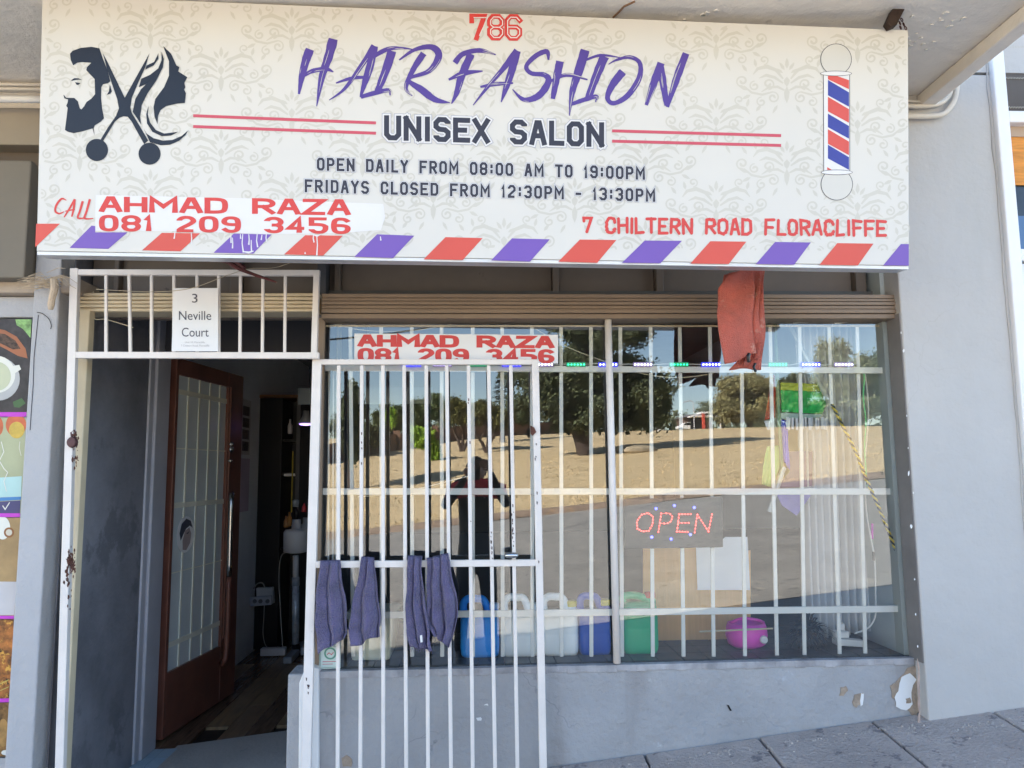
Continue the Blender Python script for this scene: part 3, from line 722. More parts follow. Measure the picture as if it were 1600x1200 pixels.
def blocktext(pr, s, x0, x1, yt0, yt1, h, th, gap=.55, rnd=False, wob=0, grow=0, rounded=False, wide=1.0):
    if wide != 1.0:
        fn0 = pr.fn; pr.fn = lambda x, y, o: fn0(x0 + (x - x0) * wide, y, o)
        blocktext(pr, s, x0, x0 + (x1 - x0) / wide, yt0, yt1, h, th, gap, rnd, wob, grow, rounded); pr.fn = fn0; return
    out, tot = layout(s, gap); k = (x1 - x0) / tot
    for ch, gx, gw in out:
        m0 = len(pr.b.f)
        for st_ in GL[ch]:
            closed = st_[-1] == 'c'; pts = st_[:-1] if closed else st_
            if rounded and ch not in 'AHMNEFLITZX147YV': pts = chaikin(pts, closed)
            q = []
            for (u, v) in pts:
                px = x0 + (gx + u * gw) * k; t = (px - x0) / (x1 - x0); r1 = random.Random(hash((round(gx, 2), u, v, 3)) & 0xffff)
                q.append((px + r1.uniform(-wob, wob), lerp(yt0, yt1, t) + v * h + r1.uniform(-wob, wob)))
            if not closed and grow and ch not in 'S23':              # flat ends lengthened for outlines
                def ext(a, b_):
                    dx, dy = a[0] - b_[0], a[1] - b_[1]; l = math.hypot(dx, dy) or 1; return (a[0] + dx / l * grow, a[1] + dy / l * grow)
                q[0] = ext(q[0], q[1]); q[-1] = ext(q[-1], q[-2])
            pr.stroke(q, th, closed, rnd)
        pr.marks.append((m0, len(pr.b.f)))
def varsity(s, x0, x1, yt0, yt1, h, th, gap, o1, o2, parent=sign, fn=SP):
    p_ = Print(fn, .0012); blocktext(p_, s, x0, x1, yt0, yt1, h, th + o2 * 2, gap, grow=th / 2 + o2); p_.build('letter_outline', i_grey, parent)
    p_ = Print(fn, .0017); blocktext(p_, s, x0, x1, yt0, yt1, h, th + o1 * 2, gap, grow=th / 2 + o1); p_.build('letter_gap', i_white, parent)
    p_ = Print(fn, .0022); blocktext(p_, s, x0, x1, yt0, yt1, h, th, gap, grow=th / 2); p_.build('lettering', i_char, parent)
varsity('UNISEX SALON', 604, 940, 184.0, 195, 31, 8.0, .62, 2.4, 3.3)
varsity('OPEN DAILY FROM 08:00 AM TO 19:00PM', 497, 1006, 248, 262.5, 16.5, 3.9, .85, .9, 1.5)
varsity('FRIDAYS CLOSED FROM 12:30PM - 13:30PM', 478, 1022, 282, 297, 16.5, 3.9, .85, .9, 1.5)
# address in rounded hand lettering
p_ = Print(SP, .0012); blocktext(p_, '7 CHILTERN ROAD FLORACLIFFE', 912, 1384, 340.5, 346, 22, 4.6, .5, rnd=True, wob=.7, rounded=True); p_.build('lettering', i_red, sign)
# 786
p_ = Print(SP, .0012); blocktext(p_, '786', 737, 812, 25, 26, 34, 7.5, .42, grow=4); p_.build('lettering', i_red, sign)
p_ = Print(SP, .0020)
for x, y, w in ((740, 33, 0),):
    p_.stroke([(740, 27.5), (762, 27.5), (749, 56)], 1.5)
blocktext(p_, '86', 766.5, 812, 26.4, 27, 32, 1.5, .42)
p_.build('letter_gap', i_white, sign)

# HAIR FASHION in brush strokes (pixel widths scale with the zoom)
def brush(pr, pr2, pts, w, ox=440, k=2.6667):
    w = [q * 1.14 for q in w]
    q = [(a[0], a[1], ww) for a, ww in zip(pts, w)]
    q = smooth_path(q, 6); rb = random.Random(int(pts[0][0] * 13 + pts[0][1]))
    P2 = [(ox + a[0] / k, a[1] / k) for a in q]; W2 = [max(.35, a[2] / k * rb.uniform(.93, 1.06)) for a in q]
    pr.stroke(P2, W2)
    n = len(P2)
    if max(w) > 15:                       # dry-brush streaks
        for j in range(2):
            a = rb.randint(int(n * .25), max(int(n * .25) + 1, n - 6)); L_ = rb.randint(3, 7); off = rb.uniform(-.42, .42)
            seg = range(a, min(n - 1, a + L_)); pp = []
            for i in seg:
                dx, dy = P2[i + 1][0] - P2[i][0], P2[i + 1][1] - P2[i][1]; l = math.hypot(dx, dy) or 1
                pp.append((P2[i][0] - dy / l * off * W2[i], P2[i][1] + dx / l * off * W2[i]))
            if len(pp) > 2: pr2.stroke(pp, [.2] + [rb.uniform(.5, 1.0) for _ in pp[2:]] + [.2])
A_ = Print(SP, .0012); S2 = Print(SP, .0018)
BR = [
 ([(118, 205), (100, 255), (84, 320), (72, 392)], [32, 30, 22, 8]), ([(215, 162), (196, 235), (168, 320), (146, 443)], [36, 32, 24, 3]), ([(80, 325), (125, 297), (185, 288), (216, 300)], [8, 16, 16, 4]),
 ([(388, 192), (335, 270), (262, 370), (198, 417)], [26, 18, 11, 3]), ([(388, 192), (370, 270), (348, 340), (328, 405)], [24, 28, 22, 6]), ([(226, 346), (295, 325), (362, 322)], [5, 13, 10]),
 ([(375, 240), (440, 205), (500, 200), (548, 206)], [16, 16, 9, 3]), ([(460, 212), (435, 290), (398, 385)], [34, 30, 22]), ([(330, 404), (385, 388), (445, 376), (452, 398)], [14, 18, 14, 3]),
 ([(592, 222), (548, 290), (518, 365), (545, 400)], [24, 20, 14, 3]), ([(490, 250), (555, 207), (625, 196), (655, 232), (615, 295), (530, 330), (585, 375), (640, 415), (702, 428)], [6, 14, 22, 26, 18, 12, 26, 22, 3]),
 ([(722, 262), (755, 225), (825, 210), (893, 228)], [22, 18, 17, 4]), ([(790, 225), (752, 310), (730, 385), (708, 432)], [28, 28, 20, 4]), ([(696, 332), (760, 305), (838, 296)], [8, 20, 4]),
 ([(983, 212), (920, 290), (862, 358), (798, 438)], [28, 19, 13, 3]), ([(983, 212), (957, 300), (937, 360), (915, 425)], [24, 28, 22, 4]), ([(828, 362), (895, 350), (965, 346)], [8, 15, 6]),
 ([(1112, 250), (1105, 215), (1060, 232), (1020, 275), (1040, 305), (1095, 312), (1112, 340), (1072, 398), (1010, 415), (962, 372)], [6, 18, 18, 16, 16, 18, 24, 26, 16, 3]),
 ([(1160, 255), (1145, 330), (1130, 412)], [30, 26, 16]), ([(1265, 208), (1240, 290), (1212, 380), (1199, 482)], [34, 32, 22, 3]), ([(1100, 350), (1185, 312), (1275, 332)], [5, 15, 5]),
 ([(1262, 252), (1330, 230), (1412, 240)], [8, 10, 3]), ([(1345, 235), (1310, 320), (1278, 408)], [36, 30, 24]), ([(1205, 435), (1262, 415), (1312, 402), (1308, 426)], [12, 17, 14, 3]),
 ([(1422, 298), (1378, 355), (1358, 408), (1385, 430), (1442, 398), (1490, 325), (1492, 262), (1450, 238), (1395, 250), (1362, 268)], [30, 26, 18, 16, 20, 20, 16, 14, 8, 3])]
LB = [3, 3, 3, 3, 3, 3, 1, 3, 3, 1]; _i = 0
for nn in LB:
    m0 = len(A_.b.f)
    for p1_, w1_ in BR[_i:_i + nn]: brush(A_, S2, p1_, w1_)
    _i += nn; A_.marks.append((m0, len(A_.b.f)))
m0 = len(A_.b.f)
for p1_, w1_ in [([(88, 262), (60, 340), (26, 438)], [26, 28, 12]), ([(86, 268), (97, 350), (112, 440)], [22, 26, 18]), ([(192, 222), (155, 320), (114, 446)], [26, 28, 12])]: brush(A_, S2, p1_, w1_, 1000)
A_.marks.append((m0, len(A_.b.f))); A_.build('lettering', i_purple, sign); S2.build('dry_brush_gap', i_dam, sign)
# CALL
p_ = Print(SP, .0012)
for q, w in (([(170, 835), (150, 828), (128, 855), (124, 880), (140, 890), (160, 882)], [3, 8, 9, 8, 7, 3]), ([(205, 830), (182, 870), (160, 905)], [9, 8, 5]), ([(205, 830), (200, 870), (192, 903)], [8, 9, 6]), ([(165, 880), (205, 872)], [4, 6]),
             ([(238, 838), (226, 880), (218, 908), (250, 908)], [10, 9, 8, 5]), ([(268, 830), (254, 880), (246, 910), (282, 910)], [10, 9, 8, 4])):
    q3 = smooth_path([(a[0], a[1], b_) for a, b_ in zip(q, w)], 4)
    m0 = len(p_.b.f); p_.stroke([(40 + a[0] / 2.6667, a[1] / 2.6667) for a in q3], [a[2] / 2.6667 for a in q3]); p_.marks.append((m0, len(p_.b.f)))
p_.build('lettering', i_red, sign)

# bold wide lettering from the built-in font
def fontpolys(text, bold=0.0, sp=1.0):
    cu = bpy.data.curves.new('t', 'FONT'); cu.body = text; cu.size = 1; cu.offset = bold; cu.space_character = sp; cu.resolution_u = 4
    ob = bpy.data.objects.new('t', cu); COL.objects.link(ob)
    dg = bpy.context.evaluated_depsgraph_get(); me = bpy.data.meshes.new_from_object(ob.evaluated_get(dg))
    V = [tuple(v.co) for v in me.vertices]; F = [tuple(p.vertices) for p in me.polygons]
    bpy.data.objects.remove(ob); bpy.data.curves.remove(cu); bpy.data.meshes.remove(me)
    xs_ = [v[0] for v in V]; ys_ = [v[1] for v in V]; a, b_, c_, d_ = min(xs_), max(xs_), min(ys_), max(ys_)
    return [((v[0] - a) / (b_ - a), 1 - (v[1] - c_) / (d_ - c_)) for v in V], F
def fonttext(text, x0, x1, y00, y01, y10, y11, fn, off, mat, parent, bold=0, sp=1, name='lettering', slot=None):
    V, F = fontpolys(text, bold, sp); b = B()
    b.add([fn(lerp(x0, x1, u), lerp(lerp(y00, y10, u), lerp(y01, y11, u), v), off) for u, v in V], F)
    if name == 'small_print': return kind(b.build(name, mat, parent, fix=False), 'stuff')
    for q in islands(b): q.build('letter', mat, parent, fix=False)
def boldname(fn, off, x0, x1, ya0, ya1, ha, yb0, yb1, hb, parent, xb0=None):
    p_ = Print(fn, off); blocktext(p_, 'AHMAD RAZA', x0 + 6, x1 - 6, ya0 + 2.5, ya1 + 2.5, ha - 5, 5.0, .42, grow=2.0, rounded=True, wide=1.85); p_.build('lettering', i_red, parent)
    p_ = Print(fn, off); blocktext(p_, '081 209 3456', x0 + 6, x1 - 6, yb0 + 2.5, yb1 + 2.5, hb - 5, 4.7, .6, rounded=True, grow=1.0, wide=1.9); p_.build('lettering', i_red, parent)
boldname(SP, .0014, 153, 549.5, 306.5, 311.5, 25, 335.5, 340, 26, sign)

# logo: bearded man, scissors, long haired woman   (zoom of region 40,50 at 5.4537)
def c3(pts): return [(40 + x / 5.4537, 50 + y / 5.4537) for x, y in pts]
def cut(pr, pts, sm=0): pr.poly(c3(smooth_path(pts + [pts[0]], sm)[:-1] if sm else pts))
p_ = Print(SP, .0013)
cut(p_, [(378, 185), (400, 160), (470, 135), (560, 126), (628, 138), (660, 230), (700, 330), (722, 420), (700, 437), (660, 445), (645, 470), (643, 560), (650, 640), (668, 735), (640, 765), (590, 795), (580, 818), (490, 845), (410, 862), (360, 850), (335, 835), (350, 720), (358, 645), (346, 630), (358, 600), (362, 575), (330, 565), (322, 535), (330, 540), (345, 560), (415, 562), (445, 590), (462, 650), (475, 660), (497, 635), (520, 595), (560, 568), (592, 530), (588, 400), (548, 360), (517, 325), (522, 300), (560, 262), (480, 256), (440, 262), (405, 284), (385, 240)])
cut(p_, [(390, 408), (415, 394), (450, 394), (484, 408), (450, 406), (415, 410), (392, 416)]); cut(p_, [(420, 428), (470, 434), (450, 450), (435, 450)])
cut(p_, [(718, 445), (735, 505), (722, 525), (692, 535), (710, 505)]); cut(p_, [(570, 818), (580, 820), (588, 885)])
p_.build('man_print', i_navy, sign)
p_ = Print(SP, .0015)
cut(p_, [(658, 180), (700, 260), (845, 560), (875, 505), (1055, 182), (1020, 300), (960, 430), (905, 560), (893, 640), (905, 690), (960, 780), (1045, 925), (1010, 955), (940, 830), (905, 765), (870, 722), (835, 718), (800, 730), (760, 765), (660, 930), (640, 915), (700, 815), (770, 715), (795, 650), (780, 570), (735, 440), (690, 300)])
p_.disc(40 + 607 / 5.4537, 50 + 1005 / 5.4537, 17.4, 28); p_.disc(40 + 1056 / 5.4537, 50 + 1037 / 5.4537, 17.2, 28)
p_.build('scissors_print', i_navy, sign)
p_ = Print(SP, .0017)
cut(p_, [(1172, 120), (1240, 185), (1285, 285), (1310, 298), (1300, 335), (1378, 385), (1352, 435), (1362, 470), (1350, 490), (1366, 520), (1357, 605), (1290, 610), (1200, 630), (1150, 665), (1128, 715), (1124, 785), (1098, 720), (1090, 640), (1105, 570), (1180, 470), (1222, 370), (1222, 250)])
cut(p_, [(1132, 180), (1130, 230), (1090, 285), (1020, 320), (1030, 285), (1095, 255)])
cut(p_, [(1158, 168), (1178, 230), (1170, 300), (1110, 420), (1040, 520), (990, 620), (975, 720), (985, 790), (940, 720), (912, 680), (935, 570), (985, 485), (1032, 440), (965, 470), (985, 398), (1060, 365), (1130, 310), (1158, 240)])
cut(p_, [(1048, 625), (1040, 700), (1060, 770), (1110, 835), (1180, 865), (1300, 850), (1240, 882), (1160, 888), (1080, 850), (1035, 780), (1028, 700)])
cut(p_, [(1385, 838), (1330, 885), (1250, 920), (1170, 925), (1090, 905), (1030, 865), (1005, 820), (1060, 940), (1120, 955), (1150, 965), (1230, 960), (1310, 925), (1360, 880)])
p_.build('woman_print', i_navy, sign)

# barber pole print
p_ = Print(SP, .0012); pw = Print(SP, .0017); pr_ = Print(SP, .0023); pb_ = Print(SP, .0023)
for cx, cy, r in ((817, 247, 65.5), (820, 768, 67)):
    (x, y), = c1([(cx, cy)], 1000); p_.disc(x, y, r / 2.6667, 36); pw.disc(x, y, r / 2.6667 - .9, 36)
x, y = c1([(765, 305)], 1000)[0]; x2, y2 = c1([(873, 715)], 1000)[0]
p_.poly([(x - .7, y), (x2 + .7, y), (x2 + 1, y2), (x, y2)]); 
pw2 = Print(SP, .0020); pw2.poly([(x + .2, y), (x2 - .2, y), (x2, y2), (x + .8, y2)])
for cx, cy in ((817, 306), (820, 718)):
    (a, b_), = c1([(cx, cy)], 1000); q = Print(SP, .0028); q.disc(a, b_, 24.8, 28, 4.2); q.build('pole_outline', i_char, sign); q = Print(SP, .0034); q.disc(a, b_, 24, 28, 3.4); q.build('pole_white', i_white, sign)
cols = 'rbrbrb'
for i in range(6):
    yr = (320, 385, 455, 525, 590, 655)[i]; yb = (372, 445, 512, 578, 647, 708)[i]; k = pr_ if cols[i] == 'r' else pb_
    xl = 783; ya = yr - 52; yc = yb - 48
    if i == 0: pts = [(783, 316), (820, 316), (871, yr + 14), (871, yb), (783, 330)]
    else: pts = [(xl, ya), (871, yr), (871, yb), (xl, yc)]
    k.poly(c1(pts, 1000))
pr_.poly(c1([(780, 696), (800, 708), (780, 708)], 1000))
p_.build('pole_outline', i_char, sign)
for q in islands(pw.b): q.build('pole_bulb', ink('pole_bulb', (.60, .575, .53)), sign, fix=False)
pass; pw2.build('pole_white', i_white, sign); pr_.build('pole_stripe', i_red2, sign); pb_.build('pole_stripe', i_blue, sign)

# hanging bracket and chain at the right end, red iron bracket underneath
w = B().pq([(1404, -6), (1424, -6), (1402, 38), (1392, 42), (1386, 34)], -.70, .03)
tag(w.build('timber_offcut', M('burnt_wood', (.035, .02, .014), .85, var=.4, vs=20, bump=.5), None, bevel=.003), 'dark weathered timber piece jammed between canopy and right end of the sign', 'timber')
ch = thing('chain', 'short rusty chain holding up the right end of the sign board', 'chain', tuple(P(1408, 45, -.66)))
for k, (x, y) in enumerate(((1406, 36), (1409, 31), (1412, 38), (1415, 44), (1407, 43))):
    cpt = P(x, y, -.66 + .004 * (k % 2)); b = B()
    b.tube([cpt + Vector((cos(a) * .0035 * (1 if k % 2 else .6), sin(a) * .003, sin(a) * .0085)) for a in [i * pi / 6 for i in range(13)]], .0017, 5, False)
    b.build('link', m_rust, ch)
w = B().tube(smooth_path([tuple(P(336, 403, -.2)), tuple(P(352, 406, -.21)), tuple(P(372, 419, -.23)), tuple(P(400, 430, -.22)), tuple(P(432, 441, -.2))], 5), [.006, .012, .015, .014, .015, .013, .011, .010, .010, .009, .008, .008, .007, .007, .006, .006, .006, .005, .005, .004, .003][:21], 7)
w.tube([tuple(P(352, 404, -.21)), tuple(P(370, 409, -.23)), tuple(P(382, 419, -.23))], [.006, .009, .008], 6)
tag(w.build('iron_bracket', M('red_iron', (.11, .03, .028), .7, var=.4, vs=20, bump=.4), None), 'bent dark red iron bracket poking out under the sign above the doorway', 'bracket')
# ------------------------------------------------------------------ fixed gate frame over the doorway
Yg = -.12
gf = thing('gate_frame', 'white painted steel door frame with a barred panel across its top, fixed around the doorway', 'gate frame', tuple(P(105, 1190, Yg)))
def pbar(root, name, a, b_, wpx, Y=Yg, dep=.025, mat=m_gate, bevel=.002, n=4, lb=None):
    p, q = P(*a, Y), P(*b_, Y); w = wpx / 1200 * (Y - CY)
    o = B().bar(p, q, w, dep, n).build(name, mat, root, bevel=bevel if n == 4 else 0, smooth=(n != 4)); 
    if lb: o['label'] = lb
    return o
pbar(gf, 'upright', (118, 420), (94, 1230), 12); pbar(gf, 'upright', (495, 430), (491, 560), 9)
pbar(gf, 'rail', (111, 426), (500, 427), 9, dep=.022); pbar(gf, 'rail', (113, 555), (499, 556), 10, dep=.022)
bx = [(166, 166), (202, 204), (237, 237), (272, 272), (308, 308), (342, 342), (376, 375), (411, 410), (446, 445)]
for a, b_ in bx: pbar(gf, 'bar', (a, 430), (b_, 551), 4.6, dep=.011)
# rusty lock and hole on the left upright
tag(B().lathe(P(113, 691, Yg - .02), [(.004, -.012), (.016, -.01), (.019, 0), (.016, .012), (.004, .014)], 12, 'y', 1.15).tube([P(112, 684, Yg - .015), P(111, 676, Yg - .012), P(116, 672, Yg - .01), P(119, 680, Yg - .008)], .003, 6).build('padlock', M('old_padlock', (.10, .045, .045), .6, var=.4, vs=30), None), 'small rusty maroon padlock on the left upright of the doorway gate frame', 'padlock')
rs = B()
for cx, cy, n in ((109, 874, 60), (118, 690, 26), (113, 882, 40), (106, 905, 16), (119, 722, 14), (108, 935, 8)):
    for i in range(n):
        x = cx + random.gauss(0, 2.4); y = cy + random.gauss(0, 8); r = random.uniform(.5, 1.7)
        rs.pq([(x + cos(k * pi / 3) * r * random.uniform(.6, 1.2), y + sin(k * pi / 3) * r * random.uniform(1.0, 3.2)) for k in range(6)], Yg - .0135 - .0004 * (i % 5), .001)
kind(rs.build('rust_spot', m_rust, gf), 'stuff')

# ------------------------------------------------------------------ open gate leaf folded flat in front of the window
gl = thing('security_gate', 'white steel security gate leaf standing open in front of the left part of the window', 'gate', tuple(P(487, 1190, -.085)))
Y1 = -.085
pbar(gl, 'upright', (496, 562), (478, 1225), 14, Y1); pbar(gl, 'upright', (836, 562), (849, 1225), 11, Y1)
pbar(gl, 'rail', (489, 566), (841, 566), 8.5, Y1, .022); pbar(gl, 'rail', (486, 882), (846, 879), 10, Y1, .022)
tops = [529.5, 565.5, 598.5, 631.5, 666, 698, 732, 763.5, 798]; bots = [527.7, 563, 599, 635, 669, 705, 739, 774, 809]
for i, (a, b_) in enumerate(zip(tops, bots)):
    pbar(gl, 'bar', (a, 571), (b_, 1230), 5.6, Y1, .013)
# hinge lugs and black enamel chips
for x, y in ((833, 672),):
    B().pq([(829, 665), (835, 668), (838, 675), (832, 681), (829, 677)], Y1 - .02, .01).build('latch_plate', m_rust, gl)
ck = B()
for (x0, y0, x1, y1, n) in ((768, 830, 769, 878, 9), (801, 790, 802, 862, 12), (565, 640, 565, 800, 4), (836, 660, 843, 900, 7), (733, 600, 735, 840, 4), (480, 1060, 484, 1090, 8), (957, 500, 957, 600, 0)):
    for i in range(n):
        t = random.random(); x = lerp(x0, x1, t) + random.uniform(-2, 1.2); y = lerp(y0, y1, t); h = random.uniform(2, 6)
        ck.pq([(x - .9, y - h / 2), (x + .9, y - h / 2 + 1), (x + .6, y + h / 2), (x - .7, y + h / 2 - 1)], Y1 - .0072 if 500 < x < 826 else Y1 - .0133, .0004)
kind(ck.build('paint_chip', M('chip_dark', (.08, .05, .05), .8), gl), 'stuff')
# chrome knob lock
kn = B().lathe(P(799, 867, Y1 - .005), [(.006, -.03), (.024, -.026), (.028, -.014), (.024, -.002), (.012, 0)], 20, 'y', .42)
kn.build('lock_knob', m_steel, gl, smooth=True)

# ------------------------------------------------------------------ burglar bars behind the glass
wg = thing('burglar_bars', 'white window burglar bars mounted just behind the shop window glass', 'burglar bars', (-.55, .045, ZW0))
Y2 = .05
for (x0, y0, x1, y1, w, dp) in ((508, 509.5, 1385, 509.5, 3, .01), (503, 575, 1386, 579, 10, .012), (503, 768, 1401, 768, 10, .012), (503, 962, 1413, 951, 10, .012)):
    pbar(wg, 'rail', (x0, y0), (x1, y1), w, Y2 - .012, dp, m_inner if w > 5 else m_cream)
vx = [(547.5, 552), (595.5, 597), (643.5, 644), (690, 691), (738.6, 739), (784.5, 785.5), (831, 832), (876.6, 877.5), (923.4, 924), (969, 972), (1016.5, 1020), (1062, 1068), (1109, 1115), (1158, 1164), (1203, 1214), (1249, 1257), (1295, 1312), (1339, 1352)]
for i, (a, b_) in enumerate(vx):
    pbar(wg, 'bar', (a, 511), (b_, 1026), 6, Y2, .008, m_inner)
for x in (514, 521, 526): pbar(wg, 'bar', (x, 575), (x - 1, 880), 2.6, .09, .006, m_inner)

# ------------------------------------------------------------------ LED strip
EM = {'b': M('led_blue', (.02, .02, .5), .4, emit=((.04, .06, 1), 9)), 'g': M('led_green', (.02, .5, .3), .4, emit=((.03, 1, .42), 2.0)), 'w': M('led_violet', (.6, .5, .8), .4, emit=((.72, .5, 1), 5)), 'core': M('led_core', (.9, .9, .95), .4, emit=((.75, .8, 1), 5))}
st_ = thing('led_strip', 'string of blue, green and violet LED modules along the window bars top rail', 'light strip', tuple(P(950, 569, .03)))
wire = []
mods = [(643, 'b'), (691, 'w'), (748, 'g'), (799.5, 'b'), (849.6, 'w'), (900, 'g'), (950, 'b'), (1004.6, 'w'), (1061, 'g'), (1111, 'b'), (1162, 'w'), (1215.6, 'g'), (1267, 'b'), (1318.6, 'w')]
YLd = .022
for x, c_ in mods:
    dw = 15; b = B().pq([(x - dw, 565.8), (x + dw, 565.8), (x + dw, 573), (x - dw, 573)], YLd, .006); mo = b.build('led_module', M('module_' + c_, {'b': (.05, .05, .45), 'g': (.05, .28, .2), 'w': (.28, .22, .38)}[c_], .4, emit=({'b': (.03, .04, 1), 'g': (.03, .9, .4), 'w': (.6, .4, 1)}[c_], {'b': .4, 'g': .05, 'w': .05}[c_])), st_, bevel=.001)
    d = B()
    for k in range(6):
        p = P(x - 12 + k * 4.9, 569.6, YLd - .002); d.lathe(p, [(.0030, 0), (.0034, -.0016), (.0012, -.003)], 8, 'y')
    kind(d.build('led', EM['core'] if c_ != 'g' else EM['g'], mo), 'stuff')
    wire += [tuple(P(x - 22, 569 + random.uniform(-1, 1), YLd + .008)), tuple(P(x + 20, 569 + random.uniform(-1, 1.5), YLd + .008))]
B().tube(wire, .0016, 5).build('wire', m_inner, st_)
# cords inside the window
def cord(name, lb, pts, r, mat, Y=.07, cat='cord', k=6):
    return tag(B().tube(smooth_path([tuple(P(x, y, Y if len(q) == 0 else q[0])) for x, y, *q in pts], k), r, 6).build(name, mat, None, smooth=True), lb, cat)
m_cordc = M('cord_cream', (.72, .66, .5), .6)
cord('cord', 'slack cream cord drooping behind the glass from the phone banner to the red towel', [(815, 500), (860, 528), (900, 548), (960, 570), (1010, 585), (1060, 590), (1110, 584), (1150, 572)], .0022, m_cordc)
cord('cord', 'thin cream cable looping across the top left of the window above the phone banner', [(510, 503), (560, 515), (620, 518), (680, 512), (720, 503)], .002, m_cordc)
cord('cord', 'pale cable lying across the window bars left of the photographer reflection', [(560, 776), (610, 772), (660, 762), (700, 752), (740, 742)], .002, m_inner)
cord('power_cable', 'white cable hanging down inside the right end of the window to the power adaptor', [(1350, 575), (1357, 640), (1352, 720), (1354, 800), (1366, 870), (1368, 930), (1368, 960), (1358, 980), (1335, 990)], .0035, m_inner, .12)
cord('light_wire', 'green tinted fairy wire dropping from the LED strip at the right end of the window', [(1338, 570), (1350, 585), (1349, 620), (1353, 660), (1351, 700), (1355, 760)], .0025, M('green_wire', (.2, .6, .3), .4, emit=((.1, .9, .2), .08)), .09)
tag(B().tube([P(1363, 818, .12), P(1363, 842, .12)], .005, 8).build('plug_sleeve', M('magenta_sleeve', (.75, .05, .6), .4), None), 'small magenta sleeve on the white cable inside the right end of the window', 'sleeve')
tag(B().tube([P(1365, 862, .12), P(1365, 876, .12)], .005, 8).build('cable_switch', M('dark_switch', (.15, .15, .15), .4), None), 'small dark inline switch on the white cable below the magenta sleeve', 'switch')
# twisted yellow and black rope
rope = thing('twisted_rope', 'yellow and black twisted rope slanting down the right side of the window', 'rope', tuple(P(1300, 632, .03)))
ctl = smooth_path([tuple(P(1300, 632, .03)), tuple(P(1318, 668, .03)), tuple(P(1338, 708, .03)), tuple(P(1352, 745, .03)), tuple(P(1372, 790, .03)), tuple(P(1392, 840, .03)), tuple(P(1407, 876, .03))], 26)
for ph, nm, mt in ((0, 'strand', M('rope_yellow', (.72, .55, .08), .7)), (pi, 'strand', M('rope_black', (.03, .04, .06), .7))):
    L_ = 0; pts = []
    for i, q in enumerate(ctl):
        if i: L_ += (Vector(q) - Vector(ctl[i - 1])).length
        a = L_ / .036 * 2 * pi + ph; pts.append(Vector(q) + Vector((cos(a) * .0042, sin(a) * .0042, 0)))
    B().tube(pts, .0042, 6).build(nm, mt, rope, smooth=True)
B().tube([P(1407, 872, .03), P(1411, 886, .03)], .007, 8).build('knot', MATS['rope_yellow'], rope)

# ------------------------------------------------------------------ banners / paper
def flatboard(name, lb, cat, px, Y, t, mat, bev=.001):
    r = thing(name, lb, cat, tuple(P(px[3][0], px[3][1], Y))); B().pq(px, Y, t).build('board', mat, r, bevel=bev); return r
m_paper = M('paper', (.80, .80, .82), .6, var=.02)
ph = flatboard('phone_banner', 'white banner with red name and phone number taped across the top left of the window', 'banner', [(553.5, 521), (872, 523), (872, 568), (553.5, 566)], -.005, .003, m_paper)
fnb = lambda x, y, o: P(x, y, -.005 - o)
boldname(fnb, .0012, 557, 868, 522.5, 525, 19.5, 543.5, 545.5, 22.5, ph)
ad = flatboard('address_notice', 'white paper notice reading 3 Neville Court fixed to the bars above the doorway', 'notice', [(271, 450), (341, 450), (341, 549), (268, 549)], Yg - .016, .002, m_paper)
fna = lambda x, y, o: P(x, y, Yg - .016 - o)
i_txt = ink('ink_text', (.08, .08, .11))
fonttext('3', 300, 308.5, 459, 473, 459, 473, fna, .001, i_txt, ad); fonttext('Neville', 279.5, 330, 486, 500, 486, 500, fna, .001, i_txt, ad); fonttext('Court', 284, 326, 512, 526, 512, 526, fna, .001, i_txt, ad)
i_fade = ink('ink_faded', (.45, .45, .47))
fonttext('Unit 10, Floracliffe', 289, 320, 533.5, 536.5, 533.5, 536.5, fna, .001, i_fade, ad, name='small_print'); fonttext('7 Chiltern Road, Floracliffe', 283, 327, 538.5, 542, 538.5, 542, fna, .001, i_fade, ad, name='small_print')
# certificate sticker on the glass
cf = flatboard('certificate_sticker', 'small white sticker with a green ring in the bottom left corner of the window', 'sticker', [(499, 1003), (532, 1002), (532, 1044), (498, 1046)], -.006, .0015, M('pale_sticker', (.62, .72, .68), .5))
p_ = Print(lambda x, y, o: P(x, y, -.006 - o), .0008); p_.stroke([(516 + cos(a) * 8.3, 1021 + sin(a) * 8.3) for a in [i * pi / 12 for i in range(24)]], 2.6, True); p_.stroke([(500.5, 1005), (530.5, 1004), (530, 1042), (500, 1044)], .7, True)
p_.build('ring_print', ink('ink_green', (.12, .32, .25)), cf)
fonttext('COVID', 508, 526, 1007, 1010.5, 1007, 1010.5, lambda x, y, o: P(x, y, -.006 - o), .0009, ink('ink_text', (.08, .08, .11)), cf)
p_ = Print(lambda x, y, o: P(x, y, -.006 - o), .0009); p_.stroke([(511, 1023), (514, 1020), (518, 1023), (521, 1019)], 1.1); p_.stroke([(504, 1034), (528, 1033.5)], 1); p_.stroke([(504, 1038), (520, 1037.5)], .8); p_.build('ring_print', i_pink, cf)

